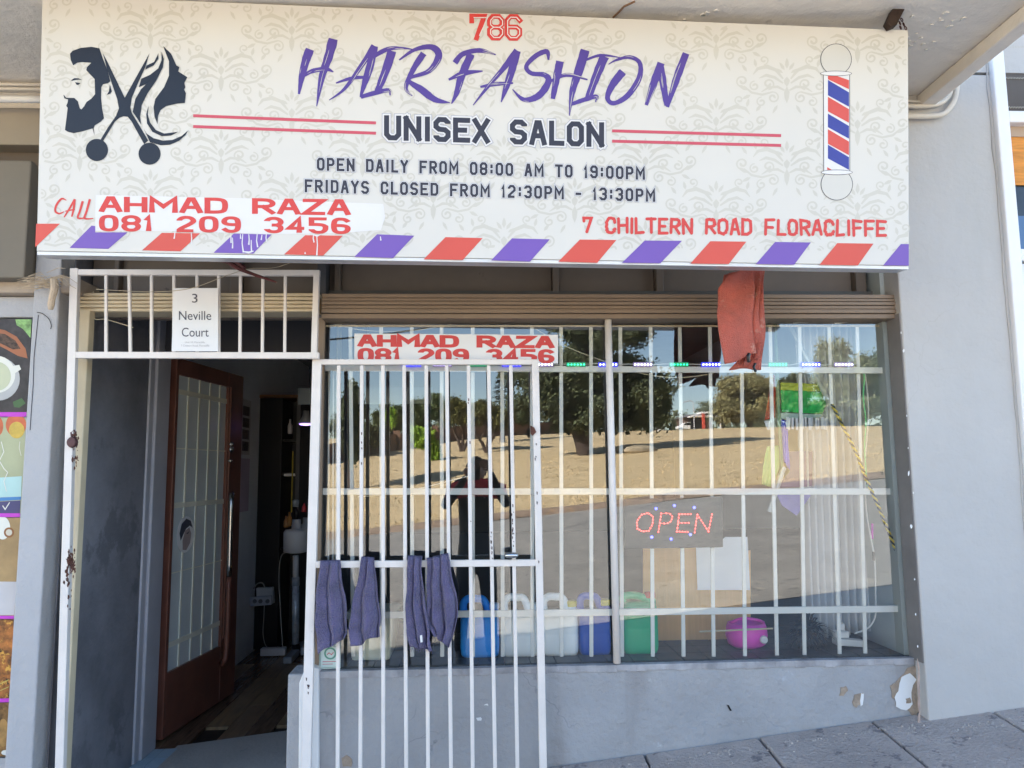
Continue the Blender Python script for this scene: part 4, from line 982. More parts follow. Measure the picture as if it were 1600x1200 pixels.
# ------------------------------------------------------------------ towels
m_towel = M('purple_terry', (.15, .125, .30), .95, var=.3, vs=18, bump=2.4, bs=150, sheen=.3)
m_towr = M('coral_terry', (.78, .155, .10), .95, dirt=((.86, .36, .26), .42, 14), var=.16, vs=16, bump=1.3, bs=260, sheen=.2)
def towel(name, lb, topL, topR, ytop, sideL, sideR, botL, botR, Y, mat, folds, amp, ph, back=True, group=None, parent=None, behind=.045, fold_px=0, belly=.0):
    """sides: px polylines top->bottom; cloth hangs over a bar at ytop"""
    b = B(); nu, nv = 44, 34
    def sheet_(yoff, shrink, sgn):
        def fn(u, v):
            xl = pl([topL] + sideL + [botL], v); xr = pl([topR] + sideR + [botR], v)
            x = lerp(xl[0], xr[0], lerp(.5, u, shrink)); y = lerp(xl[1], xr[1], u)
            if yoff: y = lerp(topL[1], y, .93)
            fr = (u * folds + ph); f = abs((fr % 1) * 2 - 1)
            a = amp * (.35 + .65 * v)
            dy = -a * (abs(sin(fr * pi)) ** .6 * 1.5 - .9 + .3 * sin(fr * 4.7 + 3 * v) + .18 * sin(v * 13 + fr * 3)) - belly * sin(v * pi)
            x += 2.2 * sin(fr * 2 * pi + 1 + v) + 1.4 * sin(v * 7 + u * 4) + .8 * sin(v * 17 + ph * 9); y += 1.6 * sin(fr * 5.2 + ph * 7) * v
            round_ = max(0, 1 - v / .05); yy = Y + yoff + sgn * dy + (.02 * round_ ** 2) * (1 if not yoff else -1)
            p = P(x, y, yy); return p
        b.grid(fn, nu, nv)
    sheet_(0, 1, 1)
    if back: sheet_(behind, .93, -1)
    o = b.build(name, mat, parent, smooth=True, solid=.003, fix=False)
    return tag(o, lb, 'towel', group) if parent is None else o
GT = 'purple towels hung over the gate rail'
towel('towel', 'leftmost purple towel on the gate, its tail trailing longer on the left', (498, 876), (531, 875), 875, [(490, 935), (493, 980)], [(539, 930), (542, 985)], (496, 1021), (542, 997), Y1 - .03, m_towel, 2.2, .021, .1, group=GT)
towel('towel', 'second purple towel from the doorway, narrow at the top and flaring wide at the hem', (567, 870), (584, 871), 870, [(555, 925), (549, 975)], [(588, 925), (592, 970)], (548, 1011), (593, 993), Y1 - .03, m_towel, 1.7, .021, .45, group=GT)
towel('towel', 'third purple towel with a ragged frayed hem and small white tag, hanging nearest the middle', (637, 868), (662, 869), 868, [(635, 920), (636, 975)], [(664, 925), (671, 985)], (641, 1012), (677, 1017), Y1 - .03, m_towel, 2.3, .02, .3, group=GT)
towel('towel', 'rightmost purple towel on the gate, bunched at the top and pointed at its lower right', (668, 872), (700, 864), 867, [(667, 920), (668, 975)], [(710, 915), (716, 960)], (678, 994), (704, 1012), Y1 - .032, m_towel, 2.6, .02, .7, group=GT)
tb2 = B()
for k in range(16):
    x = 640 + k * 2.3; y = 1010 + random.uniform(0, 4); tb2.tube([P(x, y, Y1 - .03), P(x + random.uniform(-1, 2), y + random.uniform(3, 9), Y1 - .03)], [.0016, .0005], 4)
tw3 = [o for o in COL.objects if o.get('label', '').startswith('third purple')][0]
kind(tb2.build('fringe', m_towel, tw3), 'stuff'); B().pq([(656, 993), (659.5, 992), (660.5, 1003), (657, 1004)], Y1 - .052, .0008).build('care_tag', m_white, tw3)
# red towel under the sign
Yr = -.29
rt = thing('red_towel', 'folded coral red towel hanging from the underside of the sign in front of the window', 'towel', tuple(P(1157, 420, Yr)))
def rtow(L, R, off, name, folds=1.2, amp=.006, ph=.1):
    b = B()
    def fn(u, v):
        a = pl(L, v); c_ = pl(R, v); x = lerp(a[0], c_[0], u); y = lerp(a[1], c_[1], u)
        return P(x + 1.6 * sin(v * 9 + off * 90), y + 1.5 * sin(u * 7 + off * 50) * v, Yr + off - 1.9 * amp * abs(sin((u * folds + ph) * pi)) * (.6 + v) - .006 * sin(v * 9 + u * 5) - (.004 if .74 < v < .82 else 0))
    b.grid(fn, 20, 30); return b.build(name, m_towr, rt, smooth=True, solid=.006, fix=False)
rtow([(1140, 428), (1121, 452), (1120, 490), (1126, 530), (1131, 570)], [(1178, 417), (1178, 450), (1175, 490), (1178, 525), (1180, 552)], -.018, 'front_fold', .7, .006, .3)
rtow([(1160, 420), (1165, 455), (1166, 495), (1170, 530), (1162, 571)], [(1186, 416), (1187, 450), (1186, 490), (1188, 530), (1186, 560)], .004, 'middle_fold', 1, .005, .6)
rtow([(1176, 417), (1180, 450), (1178, 495), (1180, 535), (1140, 577)], [(1194, 417), (1194, 450), (1193, 495), (1194, 530), (1190, 577)], .026, 'back_fold', .8, .005, .1)
rtow([(1133, 430), (1128, 455), (1126, 490), (1130, 530), (1136, 566)], [(1182, 417), (1190, 450), (1188, 490), (1190, 530), (1188, 566)], .05, 'back_fold', 1.4, .006, .8)
B().tube(smooth_path([tuple(P(1171, 552, Yr - .03)), tuple(P(1169, 558, Yr - .034)), tuple(P(1170, 566, Yr - .03))], 4), [.004] + [.007] * 7 + [.005], 7).build('peg', m_black, rt)
B().tube(smooth_path([tuple(P(1180, 568, Yr + .0)), tuple(P(1178, 574, Yr - .004)), tuple(P(1181, 581, Yr + .0))], 4), [.005] * 8 + [.004], 7).build('peg', m_black, rt)

# ------------------------------------------------------------------ things standing on the display ledge
GJ = 'plastic jerrycans on the window ledge'
def jerry(lb, x0, x1, ytop, ybody, ybot, Y, mat, capmat, capx, dep=.115):
    base = P((x0 + x1) / 2, ybot, Y); r = thing('jerrycan', lb, 'jerrycan', tuple(base), GJ)
    a = P(x0, ybot, Y); b_ = P(x1, ybot, Y); zb = P(x0, ybot, Y).z; zs_ = P(x0, ybody, Y).z; zt_ = P(x0, ytop, Y).z
    zb = ZW0; w = b_.x - a.x; xx = lambda t: a.x + w * t; H = zt_ - zb
    hz = zs_ - zb
    # body: stacked rounded-rectangle rings
    b = B(); n = 28; rings = [(0, .90), (.012, .97), (.03, 1.0), (hz * .5, 1.0), (hz * .52, .985), (hz * .56, 1.0), (hz * .82, 1.0), (hz * .93, .985), (hz, .93), (hz + .012, .8)]
    o = 0
    for h, s_ in rings:
        for k in range(n):
            t = 2 * pi * k / n; cx, cy = cos(t), sin(t); q = 5.0
            px_ = math.copysign(abs(cx) ** (2 / q), cx); py_ = math.copysign(abs(cy) ** (2 / q), cy)
            b.v.append((xx(.5) + px_ * w / 2 * s_, Y + dep / 2 + py_ * dep / 2 * s_, zb + h))
    for i in range(len(rings) - 1):
        for k in range(n):
            p, q = i * n + k, i * n + (k + 1) % n; b.f.append((p, q, q + n, p + n))
    b.f.append(tuple(reversed(range(n)))); b.f.append(tuple((len(rings) - 1) * n + k for k in range(n)))
    b.build('body', mat, r, smooth=True)
    # handle: an arched loop that grows out of the shoulder
    yc = Y + dep / 2; rr_ = min(.016, H * .07)
    hp = [(xx(.10), yc, zb + hz - .005), (xx(.08), yc, zb + hz + (H - hz) * .55), (xx(.2), yc, zt_ - rr_), (xx(.42), yc, zt_ - rr_), (xx(.60), yc, zt_ - rr_ * 1.4), (xx(.72), yc, zb + hz + .018), (xx(.76), yc, zb + hz - .004)]
    B().tube(smooth_path(hp, 6), rr_, 10).build('handle', mat, r, smooth=True)
    B().lathe((xx(capx), yc, zb + hz - .002), [(.026, 0), (.024, .02), (.019, .024), (.019, .03)], 18).build('neck', mat, r, smooth=True)
    B().lathe((xx(capx), yc, zb + hz + .026), [(.022, 0), (.023, .003), (.023, .02), (.019, .023)], 18).build('cap', capmat, r)
    return r
m_pb = M('plastic_blue', (.03, .33, .95), .35, var=.05, dirt=((.1, .12, .3), .33, 10)); m_pw = M('plastic_milky', (.93, .97, .98), .35, var=.04); m_pd = M('plastic_dark_blue', (.0, .08, .5), .35, var=.06); m_pg = M('plastic_green', (.02, .48, .22), .35, var=.06)
m_yc = M('cap_yellow', (.80, .62, .05), .4); m_rc = M('cap_red', (.6, .05, .05), .4)
jerry('light blue plastic jerrycan, leftmost of the five behind the window', 719, 781, 933, 966, 1029, .11, m_pb, M('cap_pale_blue', (.4, .6, .9), .4), .86)
jerry('milky white jerrycan without a coloured cap, between the blue one and the yellow-capped one', 785, 845, 931, 966, 1027, .11, m_pw, m_pw, .86)
jerry('milky white jerrycan with a yellow cap', 848, 906, 930, 962, 1025, .11, m_pw, m_yc, .84)
jerry('dark blue plastic jerrycan left of the green one, half behind the white post', 907, 957, 929, 960, 1023, .11, m_pd, m_yc, .86)
jerry('green plastic jerrycan right of the white post', 975, 1032, 928, 948, 1022, .11, m_pg, m_rc, .84)
# clear plastic film draped on the first can
# frosted storage tub at the left
tu = thing('storage_tub', 'translucent cream plastic tub behind the purple towels on the window ledge', 'tub', tuple(P(580, 1030, .1)))
a, b_ = P(541, 1030, .1), P(617, 1028, .1); zt_ = P(580, 962, .1).z
m_tub = M('tub_plastic', (.8, .8, .66), .4, var=.08)
B().prism([(a.x + .02, .1, ZW0), (b_.x - .02, .1, ZW0), (b_.x, .1, zt_), (a.x, .1, zt_)], [(a.x + .02, .32, ZW0), (b_.x - .02, .32, ZW0), (b_.x, .32, zt_), (a.x, .32, zt_)]).build('body', m_tub, tu, bevel=.012)
B().box((a.x - .006, .094, zt_), (b_.x + .006, .326, zt_ + .012)).build('lid', m_tub, tu, bevel=.004)
# potted plant and dark bottles hinted behind the towels
pt = thing('potted_plant', 'small dark green leafy plant in a black pot behind the towels on the window ledge', 'plant', tuple(P(655, 1028, .2)))
c_ = P(658, 1030, .22); B().lathe((c_.x, .22, ZW0), [(.05, 0), (.065, .11), (.07, .12), (.06, .12)], 18).build('pot', m_black, pt)
lf = B()
for i in range(60):
    a = random.uniform(0, 2 * pi); r = random.uniform(.01, .075); z = ZW0 + .12 + random.uniform(0, .16); q = Vector((c_.x + cos(a) * r, .22 + sin(a) * r, z)); t = Vector((cos(a), sin(a), random.uniform(-.3, .6))).normalized(); s_ = t.cross(Vector((0, 0, 1))).normalized() * .009
    lf.add([q, q + t * .018 + s_, q + t * .045, q + t * .018 - s_], [(0, 1, 2, 3)])
kind(lf.build('foliage', M('pot_leaf', (.05, .13, .04), .6, var=.4, vs=40), pt, fix=False), 'stuff')
# corrugated cardboard sheet and white paper
Yc = .36
cb = B().pq([(1005, 856), (1088, 856), (1088, 860), (1173, 860), (1173, 1010), (1005, 1008)], Yc, .008)
m_card = M('cardboard', (.74, .44, .19), .85, var=.06, vs=3, bump=.3, bs=8, aniso=(22, 1, .6))
tag(cb.build('cardboard_sheet', m_card, None, bevel=.001), 'brown corrugated cardboard sheet standing behind the OPEN sign in the window', 'cardboard')
tag(B().pq([(1087, 843), (1130, 842), (1133, 839), (1168, 839), (1172, 922), (1090, 922)], Yc - .012, .0015).build('paper_sheet', M('white_sheet', (.88, .90, .93), .7, var=.02), None), 'blank white paper sheet on the upper right of the cardboard', 'paper')
# OPEN sign with LED dots
op = thing('open_sign', 'dark rectangular LED sign spelling OPEN in red dots, hung behind the glass', 'sign', tuple(P(1052, 858, .02)))
B().pq([(976, 780), (1129, 776), (1130, 855), (977, 858)], .02, .012).build('panel', M('sign_black', (.035, .034, .032), .5), op, bevel=.003)
m_lr = M('led_red', (.6, .03, .03), .4, emit=((1, .06, .05), 4)); m_lb = M('led_blue_dot', (.03, .03, .6), .4, emit=((.05, .06, 1), 5))
def c9(x, y): return (920 + x / 2.963, 740 + y / 2.963)
d = B(); gr = B()
def dots(pts, n, closed=False):
    for i in range(n):
        x, y = pl(pts, i / (n if closed else n - 1)); x, y = c9(x, y)
        d.lathe(P(x, y, .019), [(.0026, 0), (.0026, -.002), (.0012, -.0035)], 7, 'y')
    gr.tube([P(*c9(*q), .0185) for q in pts], .0016, 4)
dots([(245, 190), (275, 182), (297, 200), (295, 235), (278, 265), (248, 268), (225, 255), (222, 220), (245, 190)], 20, True)
dots([(335, 185), (322, 270)], 7); dots([(335, 185), (372, 183), (388, 200), (380, 222), (360, 232), (330, 230)], 9)
dots([(418, 188), (408, 268)], 6); dots([(418, 188), (472, 188)], 5); dots([(414, 228), (462, 228)], 4); dots([(408, 268), (458, 270)], 5)
dots([(502, 190), (490, 272)], 6); dots([(502, 190), (554, 268)], 7); dots([(554, 268), (570, 188)], 6)
kind(d.build('led_letter', m_lr, op), 'stuff'); kind(gr.build('led_glow_tube', M('led_tube', (.5, .06, .06), .5, emit=((1, .1, .08), .35)), op), 'stuff')
for x, y in ((311, 162), (396, 148), (488, 157), (291, 294), (381, 303), (470, 282)):
    x, y = c9(x, y); B().lathe(P(x, y, .019), [(.005, 0), (.005, -.003), (.003, -.005)], 10, 'y').build('led', m_lb, op)
# pink bowl with stick
bw = thing('pink_bowl', 'bright pink plastic pot with a white dial near the middle of the window ledge', 'bowl', tuple(P(1178, 1018, .12)))
m_pk = M('plastic_pink', (.92, .08, .62), .35)
c_ = P(1178, 1019, .12); c_.y = .2
B().lathe((c_.x, .2, ZW0), [(.055, 0), (.078, .015), (.088, .05), (.084, .085), (.078, .1), (.072, .1), (.075, .085)], 28, 'z', .85).build('body', m_pk, bw, smooth=True)
B().lathe((c_.x + .045, .127, ZW0 + .045), [(.016, .0), (.016, -.008), (.012, -.012)], 18, 'y').build('dial', m_white, bw)
B().tube(smooth_path([(c_.x - .07, .2, ZW0 + .1), (c_.x - .03, .16, ZW0 + .125), (c_.x + .03, .15, ZW0 + .12), (c_.x + .075, .2, ZW0 + .1)], 5), .006, 8).build('handle', m_pk, bw, smooth=True)
tag(B().tube([P(1093, 987, .10), P(1207, 982, .10)], .0038, 8).build('bamboo_stick', M('bamboo', (.6, .52, .36), .6), None), 'thin pale wooden stick lying across the top of the pink pot', 'stick')
# feather duster
fd = thing('feather_duster', 'black feather duster leaning in the right part of the window', 'duster', tuple(P(1258, 1015, .15)))
b = B(); c0 = P(1262, 985, .18)
for i in range(170):
    a = random.uniform(0, 2 * pi); e_ = random.gauss(0, .6); L_ = random.uniform(.04, .115); t = Vector((cos(a) * cos(e_), sin(a) * cos(e_) * .7, sin(e_) + .25)).normalized()
    s_ = t.cross(Vector((.1, 0, 1))).normalized() * .006; q = c0 + t * .01; dr = Vector((0, 0, -.03))
    b.add([q, q + t * L_ * .6 + s_, q + t * L_ + dr, q + t * L_ * .6 - s_], [(0, 1, 2, 3)])
kind(b.build('feather', M('black_feather', (.015, .015, .018), .8), fd, fix=False), 'stuff')
B().tube([c0, P(1254, 1018, .13)], [.008, .006], 8).build('handle', m_black, fd)
# dark towel roll left of it
# power adaptor
pa = thing('power_adaptor', 'white multi-socket power adaptor with plug on the right end of the window ledge', 'adaptor', tuple(P(1330, 1012, .12)))
B().pq([(1308, 998), (1354, 1002), (1354, 1012), (1308, 1009)], .12, .05).build('socket_block', m_white, pa, bevel=.004)
B().pq([(1306, 986), (1328, 987), (1328, 998), (1306, 997)], .13, .035).build('plug', m_white, pa, bevel=.006)
B().pq([(1312, 974), (1320, 974), (1321, 986), (1311, 985)], .13, .02).build('switch', m_white, pa, bevel=.004)
# curtains
m_curt = M('net_curtain', (.68, .68, .69), .8, var=.04)
def curtain(name, lb, L, R, Y, mat, folds, amp, group=None):
    b = B()
    def fn(u, v):
        a = pl(L, v); c_ = pl(R, v); q = P(lerp(a[0], c_[0], u), lerp(a[1], c_[1], u), Y)
        q.y += amp * sin(u * folds * 2 * pi + .6 * sin(v * 3)) + .3 * amp * sin(u * folds * 5.1 + v); return q
    b.grid(fn, int(folds * 10), 14); return tag(b.build(name, mat, None, smooth=True, solid=.002, fix=False), lb, 'curtain', group)
curtain('curtain', 'white net curtain hanging in folds at the right end of the display window', [(1243, 500), (1250, 700), (1256, 900), (1260, 1000)], [(1345, 500), (1352, 700), (1358, 900), (1360, 985)], .28, m_curt, 9, .022)
curtain('curtain', 'narrow cream curtain at the extreme left of the display window beside the doorway', [(508, 500), (508, 700), (508, 1000)], [(534, 500), (532, 700), (530, 1000)], .3, M('cream_curtain', (.55, .5, .36), .8), 3.5, .015)
# hanging coloured cloths (furled sun umbrella and bunting)
Yu = .24
um = thing('folded_umbrella', 'half open multicoloured beach umbrella leaning behind the right half of the window', 'umbrella', tuple(P(1220, 800, Yu)))
def cloth(pts, Y, mat, name='panel'):
    return B().pq(pts, Y, .003).build(name, mat, um, bevel=.0008)
um_g = M('cloth_green', (.03, .55, .12), .6, var=.35, vs=22, bump=.6, bs=35); um_y = M('cloth_lime', (.6, .7, .08), .6, var=.1); um_r = M('cloth_red', (.6, .05, .05), .6, var=.2, vs=9); um_p = M('cloth_purple', (.22, .18, .55), .6, var=.15, vs=12); um_b = M('cloth_blue', (.05, .08, .75), .6, var=.2); um_l = M('cloth_pale_green', (.4, .65, .2), .6, var=.08); um_w = M('cloth_white', (.78, .79, .83), .7, var=.08)
def c7(pts): return [(900 + x / 2.963, 400 + y / 2.963) for x, y in pts]
def c4(pts): return [(1180 + x / 4, 480 + y / 4) for x, y in pts]
def drape(L, R, Y, mat, folds, amp):
    b = B()
    def fn(u, v):
        a = pl(L, v); c_ = pl(R, v); q = P(lerp(a[0], c_[0], u), lerp(a[1], c_[1], u), Y); q.y += amp * sin(u * folds * 2 * pi + v * 1.7) + amp * .4 * sin(v * 9 + u * 3); return q
    b.grid(fn, 26, 14); return b.build('panel', mat, um, smooth=True, solid=.002, fix=False)
drape(c4([(160, 470), (160, 495), (160, 516)]), c4([(390, 480), (405, 500), (408, 528)]), Yu, um_y, 3, .006)
drape(c4([(160, 517), (164, 580), (170, 655)]), c4([(408, 527), (450, 605), (420, 668)]), Yu + .002, um_g, 3, .008)
drape(c4([(100, 420), (85, 560), (62, 705)]), c4([(135, 430), (132, 560), (128, 690)]), Yu + .004, um_r, 2, .006)
drape(c4([(150, 705), (160, 850), (175, 960)]), c4([(200, 705), (205, 850), (215, 1020)]), Yu + .001, um_b, 1.5, .005)
drape(c4([(75, 870), (50, 1000), (45, 1110)]), c4([(165, 860), (165, 990), (110, 1130)]), Yu + .006, um_l, 2, .006)
cloth(c4([(160, 900), (360, 900), (355, 1120), (130, 1130), (215, 1030), (210, 985)]), Yu + .02, M('cloth_mauve', (.20, .15, .26), .6, var=.1))
cloth(c9_ := [(1212, 770), (1270, 770), (1245, 806), (1222, 790)], Yu + .005, um_p)
for k in range(13):
    x = 190 + k * 20 + random.uniform(-4, 4); w = random.uniform(10, 20); y0 = 690 + random.uniform(-6, 4); y1 = 765 + random.uniform(-12, 8)
    cloth(c4([(x, y0), (x + w, y0), (x + w + random.uniform(-6, 4), y1), (x + random.uniform(-3, 5), y1)]), Yu - .006 + .001 * (k % 3), um_b if k in (4,) else um_w, 'fringe')
cloth(c4([(55, 710), (112, 708), (108, 765), (78, 768)]), Yu - .006, um_w, 'fringe')
cloth(c4([(160, 660), (420, 670), (440, 660), (400, 690), (160, 698)]), Yu - .003, M('cloth_pale', (.42, .55, .50), .7), 'panel')
m_pole = M('umbrella_pole', (.66, .68, .66), .4, .2)
B().tube([P(1232, 505, Yu - .03), P(1297, 632, Yu - .03)], .0095, 10).build('pole', m_pole, um, smooth=True)
B().tube([P(1211, 500, Yu - .01), P(1216, 640, Yu - .01), P(1222, 735, Yu - .01)], .008, 10).build('rib', M('rib_green', (.2, .34, .2), .5), um, smooth=True)
B().tube([P(1225, 730, Yu - .012), P(1202, 800, Yu - .012)], .011, 8).build('pole', m_pole, um)
# pieces of paper pinned at the top right of the window
for k, (pts, lb) in enumerate((([(1232, 499), (1270, 499), (1273, 504), (1240, 505)], 'small white paper scrap at the top edge of the window above the umbrella'), ([(1298, 498), (1340, 498), (1340, 503), (1305, 506)], 'small white paper scrap at the top edge of the window above the net curtain'))):
    tag(B().pq(pts, .03, .002).build('paper_scrap', m_paper, None), lb, 'paper')

# ------------------------------------------------------------------ straw nest and wires on the left ledge
ns_ = B(); c_ = P(75, 447, -.16)
for i in range(46):
    a = random.uniform(-.5, .5); q = c_ + Vector((random.gauss(0, .03), random.uniform(-.03, .03), random.gauss(.006, .012)))
    L_ = random.uniform(.03, .08); ns_.tube([q - Vector((L_, 0, 0)), q + Vector((0, 0, random.uniform(0, .02))), q + Vector((L_ * .7, random.uniform(-.01, .01), a * .05))], .0013, 4)
nest = kind(ns_.build('straw_bundle', M('straw', (.48, .38, .27), .85, var=.3, vs=30), None, fix=False), 'stuff'); nest['label'] = 'loose straw like fibres lying on the ledge left of the doorway'
rp = B(); a, b_ = P(84, 436, -.18), P(79, 484, -.17)
rp.tube(smooth_path([tuple(a), tuple(lerp(a, b_, .3) + Vector((.006, 0, 0))), tuple(lerp(a, b_, .7)), tuple(b_)], 4), [.012, .013, .014, .014, .014, .013, .013, .012, .012, .013, .012, .01, .008], 9)
tag(rp.build('cloth_strip', M('tan_cloth', (.5, .4, .3), .9, var=.2, vs=20, bump=.6), None), 'rolled tan cloth strip tied to the ledge end left of the doorway', 'cloth')
cord('wire', 'thin black wire curling below the tan cloth strip on the grey pier', [(58, 488, -.105), (66, 490, -.105), (76, 498, -.105), (80, 508, -.105), (79, 514, -.105)], .0014, m_black, cat='wire')
B().tube([tuple(P(*q, -.101)) for q in ((60, 492), (57, 520), (53, 560), (52, 600), (49, 640), (47, 672))], .0013, 4).build('crack', M('crack_dark', (.06, .06, .07), .9), bld)
cord('wire', 'thin pale wire strung from the sign bracket across the barred top of the gate frame', [(470, 404, -.14), (430, 418, -.14), (390, 420, -.14), (350, 432, -.14), (300, 450, -.14), (240, 456, -.14), (150, 452, -.14)], .0012, M('wire_pale', (.5, .42, .3), .6), cat='wire')
cord('wire', 'loop of cream cable below the lintel left of the paper notice', [(146, 455, .0), (143, 480, .0), (148, 498, .0), (165, 499, .02), (190, 506, .05), (208, 512, .05)], .002, m_cordc, cat='wire')
# ------------------------------------------------------------------ open brown door
hx, hy = XL + .05, .712
free = PZ(366, 1084, ZF); hp_ = PZ(247, 1160, ZF)
hp_ = Vector((hp_.x + .02, hp_.y, ZF)); dv = (free - hp_); dl = dv.length; dv.normalize(); dn = Vector((dv.y, -dv.x, 0))    # dn points to +x side
if dn.x < 0: dn = -dn
ztop = CZ + (P(1, 1, 0) * 0).z
def on_door(px, py, off=0.0):
    d = ray(px, py); C0 = Vector((0, CY, CZ)); q = hp_ + dn * off; s = (q - C0).dot(dn) / d.dot(dn); return C0 + d * s
Htop = on_door(256, 564).z; Hf = on_door(377, 578).z; DT = (Htop + Hf) / 2
door = lab(bpy.data.objects.new('door', None), 'open reddish brown wooden door with a tall frosted glass pane'); COL.objects.link(door); door.location = hp_; door.parent = bld
m_door = M('brown_door_paint', (.18, .07, .05), .38, var=.16, vs=7, dirt=((.3, .2, .17), .27, 30))
def dq(s0, z0, s1, z1, th, name, mat, off=0.0, bevel=.003, parent=door):
    A0 = hp_ + dv * s0; A1 = hp_ + dv * s1
    f = [A0 + Vector((0, 0, z0 - ZF)) + dn * (off + th), A1 + Vector((0, 0, z0 - ZF)) + dn * (off + th), A1 + Vector((0, 0, z1 - ZF)) + dn * (off + th), A0 + Vector((0, 0, z1 - ZF)) + dn * (off + th)]
    bk = [q - dn * th for q in f]
    b = B().prism(f, bk); o = b.build(name, mat, None, bevel=bevel); o.parent = parent
    o.matrix_parent_inverse = Matrix.Translation(-hp_) if parent is door else Matrix.Identity(4)
    return o
s_of = lambda x, y: (on_door(x, y) - hp_).dot(dv)
sg0 = s_of(272, 800); sg1 = s_of(352, 800); zg0 = on_door(266, 1050).z; zg1 = on_door(280, 585).z
dq(0, ZF + .01, sg0, DT, .04, 'stile', m_door, -.04); dq(sg1, ZF + .01, dl, DT, .04, 'stile', m_door, -.04)
dq(sg0 + .001, ZF + .01, sg1 - .001, zg0, .04, 'bottom_rail', m_door, -.041); dq(sg0 + .001, zg1, sg1 - .001, DT, .04, 'top_rail', m_door, -.041)
dq(sg1 + .008, zg0 + .04, sg1 + .03, zg1, .012, 'bead', m_door, .0)
m_frost = M('frosted_glass', (.68, .74, .76), .25, var=.06, vs=3)
dq(sg0 - .004, zg0 - .004, sg1 + .004, zg1 + .004, .006, 'pane', m_frost, -.024, 0)
m_dbar = M('door_bar_cream', (.82, .82, .72), .6)
n_ = 4
for i in range(n_):
    s_ = lerp(sg0, sg1, (i + 1.05) / (n_ + .75)); dq(s_ - .008, zg0, s_ + .008, zg1, .005, 'bar', m_dbar, -.017, .001)
for y_, h_ in ((610, .014), (700, .003), (790, .014), (895, .003), (1005, .014)):
    z = on_door(275, y_).z; dq(sg0, z - h_, sg1, z + h_, .004, 'bar', m_dbar, -.0165, .001)
# portrait sticker (oval)
q = B(); cc = on_door(289, 835, -.015); 
def oval(r, off, ang0=0, ang1=2 * pi, n=24, rz=None): return [cc + dv * cos(a) * r * .95 + Vector((0, 0, 1)) * sin(a) * (rz or r * .93) + dn * off for a in [ang0 + (ang1 - ang0) * i / n for i in range(n)]]
def dobj(b, name, mat, smooth=False, bevel=0):
    o = b.build(name, mat, None, smooth=smooth, bevel=bevel, fix=False); o.parent = door; o.matrix_parent_inverse = Matrix.Translation(-hp_); return o
st2 = B(); st2.add(oval(.105, .004), [tuple(range(24))]); dobj(st2, 'sticker', M('sticker_white', (.95, .95, .97), .5))
def ovp(pts, off, mat, nm='sticker_print'):
    b = B(); b.add([cc + dv * (x * .1) + Vector((0, 0, 1)) * (-y * .1) + dn * off for x, y in pts], [tuple(range(len(pts)))]); dobj(b, nm, mat)
ovp([(-.7, -.1), (-.5, -.6), (0, -.85), (.5, -.7), (.75, -.3), (.4, -.45), (.0, -.3), (-.3, .0), (-.55, .3)], .005, M('sticker_dark', (.07, .07, .1), .5))
ovp([(-.1, -.2), (.35, -.35), (.6, .0), (.5, .5), (.1, .85), (-.3, .8), (-.35, .3)], .0055, M('sticker_skin', (.45, .36, .36), .5))
ovp([(.0, -.05), (.4, -.15), (.2, .0)], .006, MATS['sticker_dark'])
# pull handle: chrome upper half, brown painted lower half
hh = [on_door(356, 775, .03), on_door(372, 772, .09), on_door(374, 800, .09), on_door(368, 900, .09)]
dobj(B().tube(smooth_path([tuple(v) for v in (on_door(360, 772, .0), on_door(363, 772, .06), on_door(361, 790, .075), on_door(358, 900, .075))], 5), .014, 12), 'handle', m_steel, True)
dobj(B().tube(smooth_path([tuple(v) for v in (on_door(358, 902, .075), on_door(354, 1010, .075), on_door(350, 1035, .065), on_door(345, 1036, .0))], 5), .0145, 12), 'handle', m_door, True)
for x, y, r in ((359, 694, .016), (359, 702, .02), (357, 720, .01)):
    dobj(B().lathe(on_door(x, y, .005), [(r, 0), (r * 1.1, .012), (r * .6, .022)], 14, 'x'), 'lock', m_steel, True)

# ------------------------------------------------------------------ things in the doorway room
XI = -1.70
def iw(px, py, X=XI + .004): return PX(px, py, X)
def wallposter(lb, px0, py0, px1, py1, mat, off=.004):
    a, b_ = iw(px0, py0), iw(px1, py1); za, zb2 = iw(px0, py0).z, iw(px0, py1).z
    r = thing('poster', lb, 'poster', (XI, a.y, zb2)); B().box((XI + .001, a.y, zb2), (XI + off, b_.y, za)).build('sheet', mat, r); return r, a, b_, za, zb2
pr1, a, b_, za, zb2 = wallposter('white price poster with rows of dark portraits on the inner wall right of the door', 377, 622, 390, 710, M('poster_pale', (.6, .57, .57), .6))
for k in range(4):
    z1 = za - .05 - k * (za - zb2 - .06) / 4; B().box((XI + .0045, a.y + .05, z1 - .07), (XI + .006, b_.y - .04, z1)).build('portrait', M('portrait_dark', (.13, .1, .1), .6, var=.6, vs=40), pr1)
wallposter('plain pinkish poster below the portrait poster on the inner wall', 377, 716, 388, 800, M('poster_pink', (.6, .48, .56), .6))
Yk = 3.1
cx0 = P(399, 700, Yk).x; ck0 = thing('salon_cabinet', 'tall black salon cabinet with open shelf niche seen through the doorway', 'cabinet', (cx0, Yk, ZF))
zk = P(420, 622, Yk).z; m_kb = M('cabinet_black', (.014, .013, .015), .35, var=.2)
x1 = P(440, 700, Yk).x; x2 = P(463, 700, Yk).x
B().box((XI + .01, Yk + .05, ZF), (cx0, Yk + .1, zk - .2)).build('back_panel', m_kb, ck0)
B().box((cx0, Yk, ZF), (x1, Yk + .45, zk)).build('side_panel', m_kb, ck0, bevel=.003)
B().box((x1 + .002, Yk + .35, ZF), (-.5, Yk + .45, zk)).build('back_panel', m_kb, ck0, bevel=.003)
